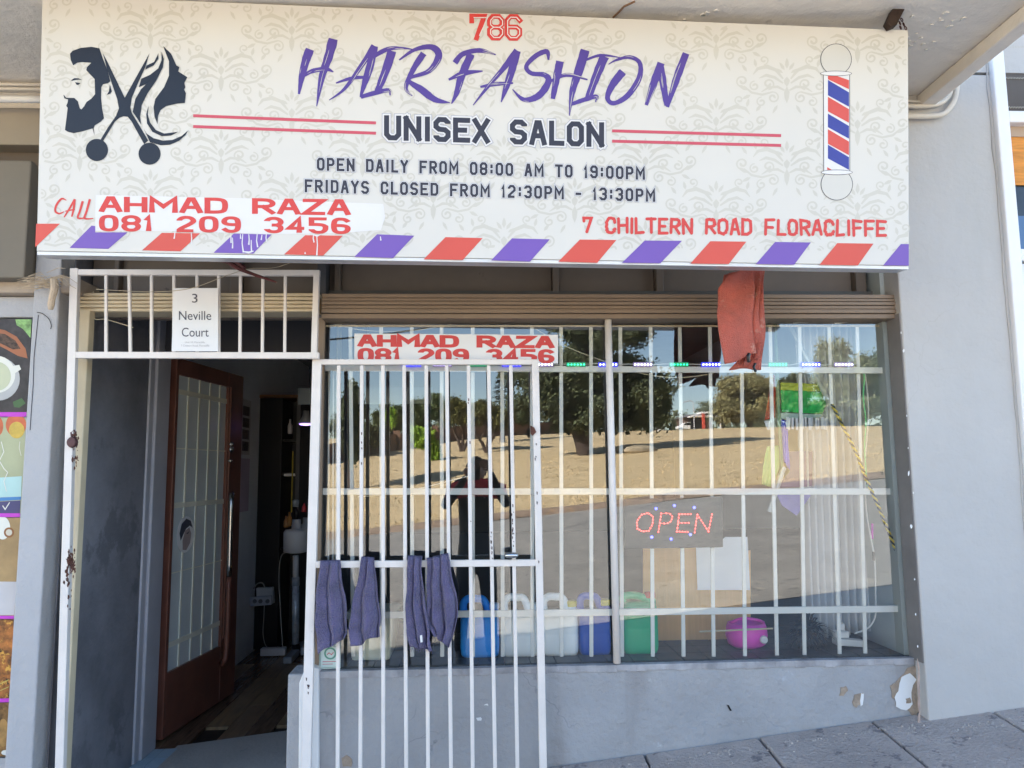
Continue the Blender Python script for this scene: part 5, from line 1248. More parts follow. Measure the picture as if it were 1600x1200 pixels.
B().box((cx0, Yk - .02, zk + .001), (x2 + .1, Yk + .45, zk + .025)).build('top', M('cabinet_wood_edge', (.22, .1, .04), .5), ck0, bevel=.002)
B().box((x2, Yk - .01, ZF), (x2 + .03, Yk + .35, zk)).build('divider', M('divider_grey', (.09, .085, .09), .5), ck0)
for y_ in (690, 742, 860): B().box((x1 + .003, Yk + .02, P(450, y_, Yk).z), (x2 - .003, Yk + .34, P(450, y_ - 2, Yk).z + .01)).build('shelf', m_kb, ck0)
tag(B().tube([(x2 - .02, Yk - .03, P(459, 705, Yk).z), (x2 - .02, Yk - .03, P(459, 800, Yk).z)], .006, 6).build('yellow_rod', M('rod_yellow', (.45, .34, .05), .5), None), 'thin yellow rod standing against the black cabinet', 'rod')
tag(B().box((x1 + .02, Yk + .01, P(450, 744, Yk).z), (x2 - .01, Yk + .1, P(450, 740, Yk).z)).build('comb', m_white, None), 'white comb lying on a cabinet shelf', 'comb')
tag(B().box((P(464, 700, 2.6).x, 2.6, P(470, 606, 2.6).z), (-.3, 2.65, P(470, 628, 2.6).z - .02)).build('mirror', M('mirror_edge', (.3, .36, .42), .2, .4), None), 'pale blue mirror edge above the salon cabinet', 'mirror')
# small spot lamp with violet glow
lp = thing('clip_lamp', 'small black clip lamp with a violet glow beside the cabinet', 'lamp', tuple(P(478, 660, 2.3)))
c_ = P(478, 655, 2.3); B().lathe(c_, [(.02, .06), (.025, .02), (.055, -.03), (.05, -.03)], 16).build('shade', M('lamp_grey', (.25, .25, .25), .4), lp, smooth=True)
B().lathe(c_ + Vector((0, 0, -.034)), [(.045, 0), (.04, -.006), (.01, -.01)], 16).build('bulb', M('violet_bulb', (.5, .4, .9), .4, emit=((.45, .3, 1), 2.0)), lp)
# wall clock-ish bottles : two spray bottles on a shelf
GBt = 'bottles on the salon cabinet shelf'
for k, (x, y0, y1, col, lb) in enumerate(((452, 800, 822, (.35, .16, .04), 'amber bottle on the cabinet shelf left of the steamer'), (447, 806, 824, (.3, .14, .05), 'small brown bottle at the left end of the cabinet shelf'), (475, 786, 800, (.5, .05, .06), 'red topped bottle behind the steamer head'), (453, 655, 678, (.5, .45, .42), 'pale bottle on the top shelf of the cabinet'))):
    p = P(x, y1, 2.72); q = P(x, y0, 2.72); h = q.z - p.z
    tag(B().lathe(p, [(.016, 0), (.018, .01), (.018, h * .55), (.008, h * .75), (.008, h)], 12).build('bottle', M('bottle_%d' % k, col, .3), None, smooth=True), lb, 'bottle', GBt)
# hair steamer on stand
Ys = 2.45
sm = thing('hair_steamer', 'white hair steamer with cylindrical tank on a tall wheeled stand inside the doorway', 'steamer', tuple(PZ(463, 1022, ZF)))
bs_ = PZ(463, 1024, ZF); Ys = bs_.y
m_sw = M('steamer_white', (.62, .62, .66), .35, var=.03); m_sg = M('steamer_grey', (.32, .36, .42), .35)
B().tube([P(462, 868, Ys), P(462, 902, Ys)], .022, 14).build('upper_pole', m_sw, sm, smooth=True)
B().tube([P(462, 902, Ys), P(462, 915, Ys)], .028, 14).build('collar', m_sg, sm, smooth=True)
B().tube([P(462, 914, Ys), P(462, 1006, Ys)], .026, 14).build('pole', M('pole_foil', (.45, .52, .62), .3, .3, var=.3, vs=30), sm, smooth=True)
tp = P(462, 864, Ys); B().lathe(tp, [(.05, 0), (.09, .01), (.092, .1), (.092, .155), (.08, .175), (.035, .18), (.033, .24), (.03, .25)], 22).build('tank', m_sw, sm, smooth=True)
tq = P(478, 860, Ys + .1); B().lathe(tq, [(.05, .0), (.07, .01), (.07, .19), (.03, .2), (.028, .25)], 16).build('tank', m_sg, sm, smooth=True)
B().tube([P(462, 818, Ys), P(463, 800, Ys), P(460, 792, Ys)], [.018, .02, .014], 10).build('nozzle', m_black, sm, smooth=True)
B().lathe(P(462, 792, Ys), [(.022, 0), (.026, .05), (.01, .055)], 12).build('nozzle_cap', m_sg, sm, smooth=True)
zb_ = ZF + .05
a = P(408, 1019, Ys); b_ = P(447, 1019, Ys)
B().box((a.x, Ys - .03, ZF + .005), (b_.x, Ys + .03, ZF + .06)).build('foot', m_sw, sm, bevel=.006)
B().box((P(471, 1019, Ys).x, Ys - .03, ZF + .005), (P(500, 1019, Ys).x, Ys + .03, ZF + .06)).build('foot', m_sw, sm, bevel=.006)
B().box((bs_.x - .03, Ys - .28, ZF + .005), (bs_.x + .03, Ys - .031, ZF + .05)).box((bs_.x - .03, Ys + .031, ZF + .005), (bs_.x + .03, Ys + .25, ZF + .05)).build('foot', M('foot_grey', (.3, .33, .38), .4), sm, bevel=.006)
B().tube([(bs_.x, Ys, ZF + .03), P(462, 1006, Ys)], .03, 12).build('hub', m_black, sm)
cord('power_cable', 'pale cable looping from the steamer tank down to the floor', [(455, 862, Ys), (440, 868, Ys), (436, 900, Ys), (438, 950, Ys), (441, 1000, Ys), (442, 1016, Ys)], .004, M('cable_grey', (.4, .38, .36), .6))
# power strip on the wall
ps = thing('power_strip', 'white multi-socket power strip plugged into a wall box low beside the cabinet', 'power strip', tuple(P(408, 940, Yk - .05)))
Yp = 3.0
B().pq([(400, 919), (426, 918), (427, 943), (401, 944)], Yp, .05).build('wall_box', M('box_white', (.5, .53, .58), .45), ps, bevel=.005)
B().pq([(390, 934), (424, 931), (424, 945), (391, 948)], Yp - .04, .035).build('socket_strip', M('strip_white', (.46, .48, .55), .45), ps, bevel=.005)
for x in (398, 407, 418): B().lathe(P(x, 939.5, Yp - .041), [(.016, 0), (.016, -.004), (.01, -.006)], 12, 'y').build('socket', M('socket_dark', (.15, .15, .18), .5), ps)
cord('power_cable', 'short pale cable curling above the power strip into its wall box', [(396, 920, Yp), (402, 912, Yp), (410, 911, Yp), (414, 918, Yp)], .005, MATS['cable_grey'])
cord('power_cable', 'thin pale cable running from the power strip down to the floor', [(413, 945, Yp - .02), (412, 970, Yp - .02), (411, 990, Yp - .02), (414, 1006, Yp - .02), (420, 1014, Yp - .02)], .0035, MATS['cable_grey'])

# ------------------------------------------------------------------ poster column on the left neighbour window
Yp = -.045
def poly(root, pts, off, mat, name='print'):
    b = B(); b.add([P(x, y, Yp - off) for x, y in pts], [tuple(range(len(pts)))]); return b.build(name, mat, root, fix=False)
def disc(root, cx, cy, r, off, mat, a0=0, a1=2 * pi, ry=None, name='print'):
    return poly(root, [(cx + cos(a0 + (a1 - a0) * i / 28) * r, cy + sin(a0 + (a1 - a0) * i / 28) * (ry or r)) for i in range(28)], off, mat, name)
xr = lambda y: lerp(50, 10, (y - 497) / 703.)
def panel(lb, y0, y1, mat):
    r = thing('food_poster', lb, 'poster', tuple(P(0, y1, Yp)), 'photo posters stacked on the neighbour window')
    B().pq([(-260, y0), (xr(y0), y0), (xr(y1), y1), (-260, y1)], Yp, .004).build('sheet', mat, r); return r
m_mag = ink('poster_magenta', (.55, .05, .55)); m_dk = M('poster_dark', (.035, .028, .03), .4, var=.6, vs=18); m_wt = ink('poster_cream', (.74, .73, .66)); m_leaf = M('poster_leaf', (.25, .45, .15), .4, var=.5, vs=40)
p1 = panel('top poster of the left column showing a white coffee cup and a scoop of beans', 498, 645, m_dk)
poly(p1, [(24, 499), (49.5, 499), (47.5, 528), (36, 514), (26, 508)], .0006, m_leaf)
poly(p1, [(-10, 512), (8, 516), (26, 526), (40, 545), (43, 560), (28, 556), (10, 546), (-10, 536)], .0006, M('poster_scoop', (.35, .12, .05), .4, var=.2))
poly(p1, [(-8, 520), (8, 522), (24, 532), (32, 545), (20, 546), (0, 536)], .001, M('poster_bean', (.08, .045, .03), .5, var=.8, vs=90))
disc(p1, -3, 592, 34, .0008, M('poster_saucer', (.42, .42, .42), .4)); disc(p1, -5, 585, 29, .0012, m_wt); poly(p1, [(14, 573), (30, 570), (33, 577), (22, 584), (20, 590), (14, 592)], .0014, m_wt); disc(p1, -6, 588, 23, .0017, M('poster_milk', (.50, .52, .36), .4))
poly(p1, [(20, 628), (34, 622), (40, 630), (30, 637), (22, 636)], .0008, M('poster_herb', (.05, .12, .04), .4))
poly(p1, [(-60, 644), (41.5, 644), (41.2, 651), (-60, 651)], .002, m_mag)
p2 = panel('second poster of the left column with red and gold balloons', 652, 802, M('poster_sky', (.40, .42, .26), .4, var=.15, vs=4))
m_bal = M('poster_balloon', (.62, .42, .07), .3, var=.4, vs=10); m_balr = M('poster_balloon_red', (.60, .13, .05), .3, var=.3, vs=10)
disc(p2, 25, 664, 16, .0006, m_balr, ry=18); disc(p2, 26, 672, 12, .0009, m_bal, ry=13); disc(p2, -2, 666, 7, .0007, m_balr, ry=14)
poly(p2, [(-60, 750), (34, 744), (33, 776), (-60, 779)], .0007, M('poster_water', (.40, .60, .58), .4)); poly(p2, [(-60, 780), (33, 776), (32.5, 781), (-60, 786)], .0011, ink('poster_blue', (.05, .22, .5))); poly(p2, [(-60, 787), (32, 782), (31, 802), (-60, 802)], .0009, ink('poster_navy', (.05, .05, .16)))
q = Print(lambda x, y, o: P(x, y, Yp - o), .0014); q.stroke([(31, 690), (30, 700), (33, 712)], .8); q.stroke([(2, 690), (6, 706), (-1, 720), (6, 732), (12, 738), (6, 752), (10, 768)], 1.3); q.stroke([(4, 790), (8, 796), (15, 785)], 1.5); q.build('ribbon_print', m_wt, p2)
poly(p2, [(-60, 802), (31.5, 802), (31, 808), (-60, 808)], .002, m_mag)
p3 = panel('third poster of the left column with caramel coloured drink on a pale ground', 809, 962, M('poster_caramel', (.42, .27, .12), .4, var=.25, vs=7))
poly(p3, [(-60, 908), (26, 909), (22, 961), (-60, 961)], .0007, M('poster_pale', (.5, .56, .6), .4, var=.1)); disc(p3, 4, 825, 12, .0007, m_wt, ry=18); disc(p3, 14, 832, 8, .001, M('poster_caramel2', (.3, .12, .04), .4)); disc(p3, 14, 832, 5, .0013, M('poster_cup', (.68, .62, .5), .4))
poly(p3, [(-60, 962), (22, 962), (21.5, 967), (-60, 967)], .002, m_mag)
p4 = panel('fourth poster of the left column with grilled orange brown food', 968, 1094, M('poster_grill', (.30, .10, .02), .4, var=1.0, vs=28, dirt=((.75, .38, .06), .44, 30), dirt2=((.02, .012, .01), .40, 22)))
q = Print(lambda x, y, o: P(x, y, Yp - o), .0009); q.stroke([(-20, 1078), (14, 1062)], 1); q.stroke([(-20, 1088), (14, 1073)], 1); q.build('skewer_print', M('skewer_gold', (.5, .45, .12), .4), p4)
poly(p4, [(-60, 1094), (15.5, 1091), (15, 1097), (-60, 1099)], .002, m_mag)
p5 = panel('bottom poster of the left column with glossy brown food', 1098, 1182, M('poster_stew', (.20, .10, .03), .3, var=.9, vs=30, dirt=((.5, .33, .1), .4, 35)))
disc(p5, 5, 1145, 9, .0007, M('poster_bun', (.40, .22, .07), .3, var=.4, vs=20), ry=22); disc(p5, 8, 1176, 6, .0009, m_wt, ry=4)
B().box((xpl - 2.5, -.035, P(0, 1184, -.03).z - 1.2), (xpl - .001, .1, P(0, 1184, -.03).z)).build('wall', m_wall_l, bld)

# ================================================================== the street behind the camera, seen mirrored in the glass
def ray_ground(px, py):
    for i in range(2000):
        L = 3.2 + i * .1; q = RF(px, py, L)
        if q.z <= G(q.x, q.y): return q
    return RF(px, py, 90)
def crown(b, c, r, n, leaf_, rnd, flat=.8, sub=26):
    n = int(n * 2.6); leaf_ *= .74
    cl = []
    for i in range(sub):
        while True:
            v = Vector((rnd.uniform(-1, 1), rnd.uniform(-1, 1), rnd.uniform(-1, 1)))
            if v.length < 1: break
        cl.append((Vector((c[0] + v.x * r[0] * .72, c[1] + v.y * r[1] * .72, c[2] + v.z * r[2] * .72)), rnd.uniform(.16, .36)))
    for i in range(n):
        cc_, f = rnd.choice(cl); v = Vector((rnd.gauss(0, 1), rnd.gauss(0, 1), rnd.gauss(0, 1))).normalized() * abs(rnd.gauss(.75, .3))
        p = cc_ + Vector((v.x * r[0] * f, v.y * r[1] * f, v.z * r[2] * f))
        a = Vector((rnd.gauss(0, 1), rnd.gauss(0, 1), rnd.gauss(0, 1))).normalized(); t = a.orthogonal().normalized(); s_ = a.cross(t); l = leaf_ * rnd.uniform(.6, 1.4)
        b.add([p - t * l, p + s_ * l * .55, p + t * l, p - s_ * l * .55], [(0, 1, 2, 3)])
def tree(name, lb, base, H, trunks, cr, mat, n, leaf_, seed, group=None, tr=.2, trunkmat=None):
    rnd = random.Random(seed); r = thing(name, lb, 'tree', tuple(base), group)
    tb_ = B(); base = Vector(base)
    for (dx, hz) in trunks:
        pts = [tuple(base - Vector((0, 0, .2))), tuple(base + Vector((dx * .35, 0, hz * .4))), tuple(base + Vector((dx * .8, rnd.uniform(-.3, .3), hz * .75))), tuple(base + Vector((dx, rnd.uniform(-.4, .4), hz)))]
        sp_ = smooth_path(pts, 4); tb_.tube(sp_, [tr * (1 - .75 * i / len(sp_)) for i in range(len(sp_))], 7)
        for k in range(3):
            t = rnd.uniform(.45, .9); q = Vector(sp_[int(t * (len(sp_) - 1))]); e_ = q + Vector((rnd.uniform(-1, 1), rnd.uniform(-1, 1), rnd.uniform(.5, 1.1))) * H * .16
            tb_.tube([q, lerp(q, e_, .5) + Vector((0, 0, .1)), e_], [tr * .4, tr * .25, tr * .1], 5)
    tb_.build('trunk', trunkmat or M('bark', (.07, .05, .04), .9, var=.3, vs=6), r, smooth=True)
    b = B()
    for (c_, rad_, frac) in cr:
        crown(b, (base.x + c_[0], base.y + c_[1], base.z + c_[2]), rad_, int(n * frac), leaf_, rnd)
    kind(b.build('crown', mat, r, fix=False), 'stuff'); return r
def leafmat(name, col, v=.35): return M(name, col, .75, var=v, vs=.9, spec=.2)
f_pine = leafmat('leaf_dark', (.085, .10, .05)); f_olive = leafmat('leaf_olive', (.13, .125, .04)); f_green = leafmat('leaf_mid', (.10, .13, .055)); f_lime = leafmat('leaf_lime', (.30, .46, .06)); f_brown = leafmat('leaf_brown', (.25, .225, .105)); f_far = leafmat('leaf_far', (.17, .19, .11))
def at_depth(px, L): q = RF(px, 700, L); return Vector((q.x, q.y, G(q.x, q.y)))
mpp = lambda L: L / 1200.0
# big dark tree, its head above the window top
B0 = ray_ground(915, 711); L0 = -B0.y - CY; print('big tree', B0, L0)
u = mpp(L0)
tree('dark_tree', 'big dark evergreen with two trunks and a long shadow, mirrored in the window', B0, 10, [(-30 * u, 2.2), (8 * u, 6)],
     [((-60 * u, 0, 105 * u), (75 * u, 2.6, 62 * u), .22), ((15 * u, 0, 175 * u), (110 * u, 3.4, 75 * u), .34), ((85 * u, 0, 90 * u), (65 * u, 2.6, 62 * u), .2), ((10 * u, 0, 60 * u), (80 * u, 2.4, 38 * u), .14), ((60 * u, -.5, 205 * u), (80 * u, 3, 45 * u), .12), ((-10 * u, -.5, 130 * u), (90 * u, 2.6, 50 * u), .2)], f_pine, 26000, .13, 11, tr=.36)
tree('dark_tree', 'smaller dark rounded tree behind the big evergreen, mirrored just right of the white post', at_depth(1030, 60), 6, [(0, 3)],
     [((0, 0, 45 * mpp(60)), (32 * mpp(60), 2, 38 * mpp(60)), .6), ((-28 * mpp(60), 0, 52 * mpp(60)), (30 * mpp(60), 2, 40 * mpp(60)), .4)], f_pine, 7000, .14, 12, tr=.2)
for k, (px, py, lb, sd_, dx) in enumerate(((722, 706, 'multi-stemmed olive green tree directly above the photographer reflection', 21, 1), (761, 707, 'multi-stemmed olive green tree right of the photographer reflection, leaning stems in a V', 22, -1))):
    q = ray_ground(px, py); L = -q.y - CY; u = mpp(L)
    tree('park_tree', lb, q, 4, [(-14 * u * dx, 38 * u), (4 * u, 45 * u), (20 * u * dx, 34 * u)], [((-10 * u, 0, 62 * u), (30 * u, 1.3, 26 * u), .5), ((22 * u, 0, 52 * u), (24 * u, 1.2, 22 * u), .5)], f_olive, 9000, .09, sd_, 'small park trees', tr=.12)
# lime sapling and lime shrub on the left
q = ray_ground(614, 694); L = -q.y - CY; u = mpp(L)
sp = tree('sapling', 'thin young tree with sparse lime green leaves in a round planter, mirrored left', q, 2.5, [(1 * u, 48 * u)], [((-3 * u, 0, 42 * u), (13 * u, .6, 20 * u), 1)], f_lime, 1100, .075, 31, tr=.04)
B().lathe(q + Vector((0, 0, -.15)), [(.35, 0), (.5, .1), (.5, .35), (.4, .42), (.3, .42)], 16).build('planter', M('planter_stone', (.3, .27, .23), .9), sp)
q = at_depth(672, 40); u = mpp(40)
tree('lime_tree', 'bright lime green tree in front of the brick wall, mirrored left of the photographer', q, 3, [(0, 30 * u)], [((-16 * u, 0, 38 * u), (28 * u, 1, 22 * u), .55), ((6 * u, 0, 14 * u), (14 * u, .7, 24 * u), .45)], f_lime, 3000, .1, 32, tr=.07)
# dark trees at far left
for k, (px, L, H, lb) in enumerate(((548, 30, 170, 'tall dark tree cut by the left edge of the mirrored view'), (575, 46, 50, 'low dark shrub mass by the brick wall at the far left'), (612, 58, 62, 'grey green tree behind the brick wall left of the lime tree'), (690, 62, 75, 'dark green tree behind the olive park trees'), (655, 66, 70, 'mid green tree behind the lime tree'), (815, 64, 58, 'green tree beyond the wall between park trees and the big evergreen'))):
    u = mpp(L); q = at_depth(px, L); w = (20, 24, 32, 34, 34, 30)[k]
    tree('background_tree', lb, q, 5, [(0, H * u * .5)], [((0, 0, H * .62 * u), (w * u, 1.8, H * .4 * u), 1)], f_green if k not in (0, 1) else f_pine, 5000, .13, 41 + k, 'trees beyond the park', tr=.15)
# conifer spire
q = at_depth(785, 52); u = mpp(52); rnd = random.Random(5); r = thing('conifer', 'layered dark conifer behind the olive trees, mirrored right of the photographer', 'tree', tuple(q))
B().tube([q, q + Vector((0, 0, 118 * u))], [.2, .03], 7).build('trunk', MATS['bark'], r)
b = B()
for j in range(11):
    h = (30 + j * 8) * u; w = (24 - j * 2.0) * u
    for i in range(150):
        a = rnd.uniform(0, 2 * pi); t = rnd.random() ** .6; p = q + Vector((cos(a) * w * t, sin(a) * w * t, h + .25 * (1 - t) + rnd.gauss(0, .06))); d_ = Vector((cos(a), sin(a), -.2)); s_ = Vector((-sin(a), cos(a), 0)) * .07
        b.add([p - s_, p + d_ * .28, p + s_], [(0, 1, 2)])
kind(b.build('crown', f_pine, r, fix=False), 'stuff')
# right side: broad brownish tree, big green trees
for k, (px, L, crs, mt, lb, n) in enumerate((
    (1172, 62, [((0, 0, 55), (58, 4, 38), .7), ((-22, 0, 30), (42, 3, 26), .3)], f_brown, 'broad dome shaped olive brown tree, mirrored between the red towel and the umbrella', 15000),
    (1242, 66, [((0, 0, 55), (34, 3, 50), 1)], f_pine, 'dark tree top behind the green umbrella cloth', 8000),
    (1290, 70, [((0, 0, 22), (70, 3, 30), 1)], f_far, 'low bushy green tree between the umbrella and the large right tree', 9000),
    (1330, 58, [((-10, 0, 90), (45, 4, 66), .4), ((35, 0, 65), (42, 4, 60), .35), ((0, 0, 25), (60, 4, 30), .25)], f_far, 'large green tree mirrored at the right end of the window', 15000),
    (1420, 56, [((0, 0, 85), (45, 4, 65), 1)], f_green, 'green tree cut off by the right edge of the mirrored view', 9000),
    (1130, 128, [((-10, 0, 32), (45, 3, 20), .5), ((50, 0, 28), (40, 3, 22), .5)], f_far, 'far low tree line behind the carport', 6000))):
    u = mpp(L); q = at_depth(px, L)
    tree('background_tree', lb, q, 5, [(0, 40 * u), (12 * u, 30 * u)], [((c_[0] * u, 0, c_[2] * u), (rr_[0] * u, rr_[1], rr_[2] * u), fr) for c_, rr_, fr in crs], mt, n, .15, 61 + k, 'trees beyond the park', tr=.25)
# hazy line of far trees
b = B(); rnd = random.Random(9)
for i in range(80):
    x = -90 + i * 2.9; y = -142 + rnd.uniform(-6, 6); crown(b, (x, y, G(x, y) + 1.6), (3.5, 2, rnd.uniform(3, 5.5)), 420, .3, rnd, sub=12)
o = kind(b.build('far_woodland', f_far, None, fix=False), 'stuff'); o['label'] = 'hazy far tree line behind the park'
# brick boundary wall at the back left, with piers
m_brick = M('boundary_brick', (.20, .115, .075), .9, var=.2, vs=3, bump=.4, bs=12)
bw_ = thing('boundary_wall', 'low red brown brick wall along the far edge of the park, mirrored at the left', 'wall', tuple(at_depth(560, 47)))
ppts = [(500, 42), (560, 46), (620, 50), (680, 55), (740, 59), (800, 63), (870, 67)]
for (x0, l0), (x1, l1) in zip(ppts, ppts[1:]):
    a = at_depth(x0, l0); b_ = at_depth(x1, l1); h = Vector((0, 0, 1.05))
    B().prism([a - h * .5, b_ - h * .5, b_ + h, a + h], [a - h * .5 - Vector((0, .2, 0)), b_ - h * .5 - Vector((0, .2, 0)), b_ + h - Vector((0, .2, 0)), a + h - Vector((0, .2, 0))]).build('wall_section', m_brick, bw_)
    B().box((a.x - .2, a.y - .3, a.z - .5), (a.x + .2, a.y + .1, a.z + 1.25)).build('pier', m_brick, bw_)
# cottage with tiled roof
def house(lb, px, L, w, h, roof, wallm, roofm, doorw=True):
    q = at_depth(px, L); r = thing('house', lb, 'house', tuple(q)); u = mpp(L); W_, H_, R_ = w * u, h * u, roof * u
    z0 = q.z; base = B().box((q.x - W_ / 2, q.y - 5, z0 - 1), (q.x + W_ / 2, q.y, z0 + H_)); base.build('wall', wallm, r)
    e = .5
    B().prism([(q.x - W_ / 2 - e, q.y + e, z0 + H_), (q.x + W_ / 2 + e, q.y + e, z0 + H_), (q.x + W_ / 2 - 1.2, q.y - 2.5, z0 + H_ + R_), (q.x - W_ / 2 + 1.2, q.y - 2.5, z0 + H_ + R_)],
              [(q.x - W_ / 2 - e, q.y - 5.5, z0 + H_), (q.x + W_ / 2 + e, q.y - 5.5, z0 + H_), (q.x + W_ / 2 - 1.2, q.y - 2.51, z0 + H_ + R_ + .01), (q.x - W_ / 2 + 1.2, q.y - 2.51, z0 + H_ + R_ + .01)]).build('roof', roofm, r)
    for k in (-.25, .2):
        B().box((q.x + k * W_ - .4, q.y + .01, z0 + H_ * .35), (q.x + k * W_ + .4, q.y + .05, z0 + H_ * .8)).build('window', m_black, r)
    return r
house('small house with an orange tiled roof beyond the park wall, mirrored right of the conifer', 822, 100, 38, 14, 10, M('house_cream', (.5, .4, .3), .8), M('roof_tile', (.42, .17, .09), .8))
house('dark brick house with a grey roof behind the carport', 1092, 132, 44, 22, 6, M('house_brown', (.12, .075, .055), .8), M('roof_grey', (.2, .19, .2), .7))
# carport / filling station canopy: white roof slab, red pillar
q = at_depth(1100, 122); u = mpp(122); cpt = thing('carport', 'open shelter with flat white roof slabs and a red pillar mirrored beyond the park', 'carport', tuple(q))
B().box((q.x - 2 * u, q.y - 3, q.z + 28 * u), (q.x + 31 * u, q.y, q.z + 30.5 * u)).build('roof', m_white, cpt); B().box((q.x - 16 * u, q.y - 3.1, q.z + 23 * u), (q.x + 32 * u, q.y - .2, q.z + 25 * u)).build('roof', m_white, cpt)
B().box((q.x - .5 * u, q.y - .4, q.z - 1), (q.x + 3.5 * u, q.y + .05, q.z + 28 * u)).build('pillar', M('pillar_red', (.55, .08, .05), .5), cpt); B().box((q.x - 12 * u, q.y - 3, q.z - 1), (q.x + 14 * u, q.y - 2.8, q.z + 23 * u)).build('back_wall', m_black, cpt)
B().box((q.x + 28 * u, q.y - .3, q.z - 1), (q.x + 29 * u, q.y, q.z + 28 * u)).build('pillar', m_white, cpt)
# white car
q = at_depth(1074, 132); u = mpp(132); car = thing('parked_car', 'white hatchback parked beyond the park beside the carport', 'car', tuple(q)); w = 1.75
prof = [(-w, .35), (-w, .75), (-w * .85, .95), (-w * .5, 1.0), (-w * .3, 1.45), (w * .45, 1.48), (w * .8, 1.0), (w, .9), (w, .35)]
B().prism([(q.x + a, q.y + .8, q.z + z) for a, z in prof], [(q.x + a, q.y - .8, q.z + z) for a, z in prof]).build('body', M('car_white', (.8, .8, .8), .2), car, bevel=.06)
B().prism([(q.x + a, q.y + .81, q.z + z) for a, z in ((-w * .42, 1.02), (-w * .27, 1.38), (w * .42, 1.4), (w * .68, 1.02))], [(q.x + a, q.y - .81, q.z + z) for a, z in ((-w * .42, 1.02), (-w * .27, 1.38), (w * .42, 1.4), (w * .68, 1.02))]).build('window', m_black, car)
for sx in (-1.25, 1.25):
    for sy in (-.75, .75):
        B().lathe((q.x + sx, q.y + sy, q.z + .32), [(.2, -.1), (.32, -.1), (.32, .1), (.2, .1)], 18, 'y').build('wheel', m_black, car)
# little white sign boards and a street lamp
for k, (px, L, z0, w_, h_, lb) in enumerate(((1022, 58, 16, 8, 8, 'small white notice board on posts at the park edge'), (1031, 58, 4, 4, 5, 'tiny white box standing on the grass below the notice board'))):
    q = at_depth(px, L); u = mpp(L); r = thing('notice_board', lb, 'sign', tuple(q)); B().box((q.x - w_ * u / 2, q.y - .05, q.z + (z0 - h_) * u), (q.x + w_ * u / 2, q.y, q.z + z0 * u)).build('board', m_white, r)
    for s_ in (-1, 1): B().tube([(q.x + s_ * w_ * u * .4, q.y - .1, q.z - .3), (q.x + s_ * w_ * u * .4, q.y - .1, q.z + (z0 - 1) * u)], .04, 6).build('post', m_alu, r)
q = at_depth(1086, 118); u = mpp(118); r = thing('street_lamp', 'slim street lamp with a curved arm beyond the park', 'street lamp', tuple(q))
B().tube(smooth_path([tuple(q), tuple(q + Vector((0, 0, 40 * u))), tuple(q + Vector((-4 * u, 0, 48 * u))), tuple(q + Vector((-14 * u, 0, 46 * u)))], 5), .07, 7).build('pole', m_alu, r); B().box(q + Vector((-17 * u, -.15, 45 * u)), q + Vector((-13 * u, .15, 46 * u))).build('lamp_head', m_alu, r)
q = at_depth(1037, 60); u = mpp(60); r = thing('street_lamp', 'short lamp post beside the white notice board', 'street lamp', tuple(q)); B().tube([q, q + Vector((0, 0, 20 * u))], .05, 6).build('pole', m_alu, r); B().box(q + Vector((-4 * u, -.1, 19.5 * u)), q + Vector((2 * u, .1, 20.5 * u))).build('lamp_head', m_alu, r)
# grey stones lying in the tree shadow
for k, (px, py) in enumerate(((985, 706), (1001, 707))):
    q = ray_ground(px, py); tag(B().ball(q + Vector((0, 0, .1)), .5, 7, (1.6, .8, .5)).build('rock', M('rock_tan', (.35, .29, .2), .9, var=.3, bump=.5), None), ('flat tan rock in the shadow of the big evergreen, nearer its trunk', 'flat tan rock in the shadow of the big evergreen, farther from its trunk')[k], 'rock')
# overhead wire
a = RF(500, 532, 14); b_ = RF(900, 415, 22); tag(B().tube([lerp(a, b_, t / 10) - Vector((0, 0, .5 * sin(pi * t / 10))) for t in range(11)], .018, 5).build('overhead_wire', m_black, None), 'black overhead wire crossing the sky at the top left of the mirrored view', 'wire')
a = RF(1335, 480, 16); b_ = RF(1480, 590, 20); tag(B().tube([a, b_], .012, 5).build('overhead_wire', m_black, None), 'thin overhead wire crossing the sky at the top right of the mirrored view', 'wire')

# ------------------------------------------------------------------ the photographer, standing behind the camera
pg = thing('person', 'photographer in black tracksuit with red shoulders holding up a phone, mirrored in the window', 'person', (.02, -3.45, G(0, -3.45)))
gz = G(0, -3.45); fy = -3.45
def skin(name, nodes, edges, mat, sub=2, parent=pg):
    me = bpy.data.meshes.new(name); me.from_pydata([n_[0] for n_ in nodes], edges, []); me.materials.append(mat)
    o = bpy.data.objects.new(name, me); COL.objects.link(o)
    md = o.modifiers.new('k', 'SKIN'); 
    if not me.skin_vertices: 
        pass
    sv = me.skin_vertices[0].data if me.skin_vertices else None
    if sv is None:
        bpy.context.view_layer.objects.active = o; sv = None
    for i, n_ in enumerate(nodes):
        if sv: 
            r = n_[1]; sv[i].radius = (r, r) if not isinstance(r, tuple) else r; sv[i].use_root = (i == 0)
    md.use_smooth_shade = True
    s2 = o.modifiers.new('s', 'SUBSURF'); s2.levels = s2.render_levels = sub
    o.parent = parent; o.matrix_parent_inverse = Matrix.Translation(-parent.location); return o
m_track = M('tracksuit_black', (.016, .017, .02), .55, var=.3, vs=9, bump=.4, bs=14); m_redc = M('tracksuit_red', (.95, .05, .07), .55, var=.1); m_skin = M('skin', (.55, .32, .22), .5, var=.06); m_hair = M('hair', (.025, .018, .015), .8)
hip = gz + .84
def limb(name, pts, rs, mat, n=12):
    sp_ = smooth_path([tuple(p) + (r,) for p, r in zip(pts, rs)], 5)
    return sp_
X_ = .02
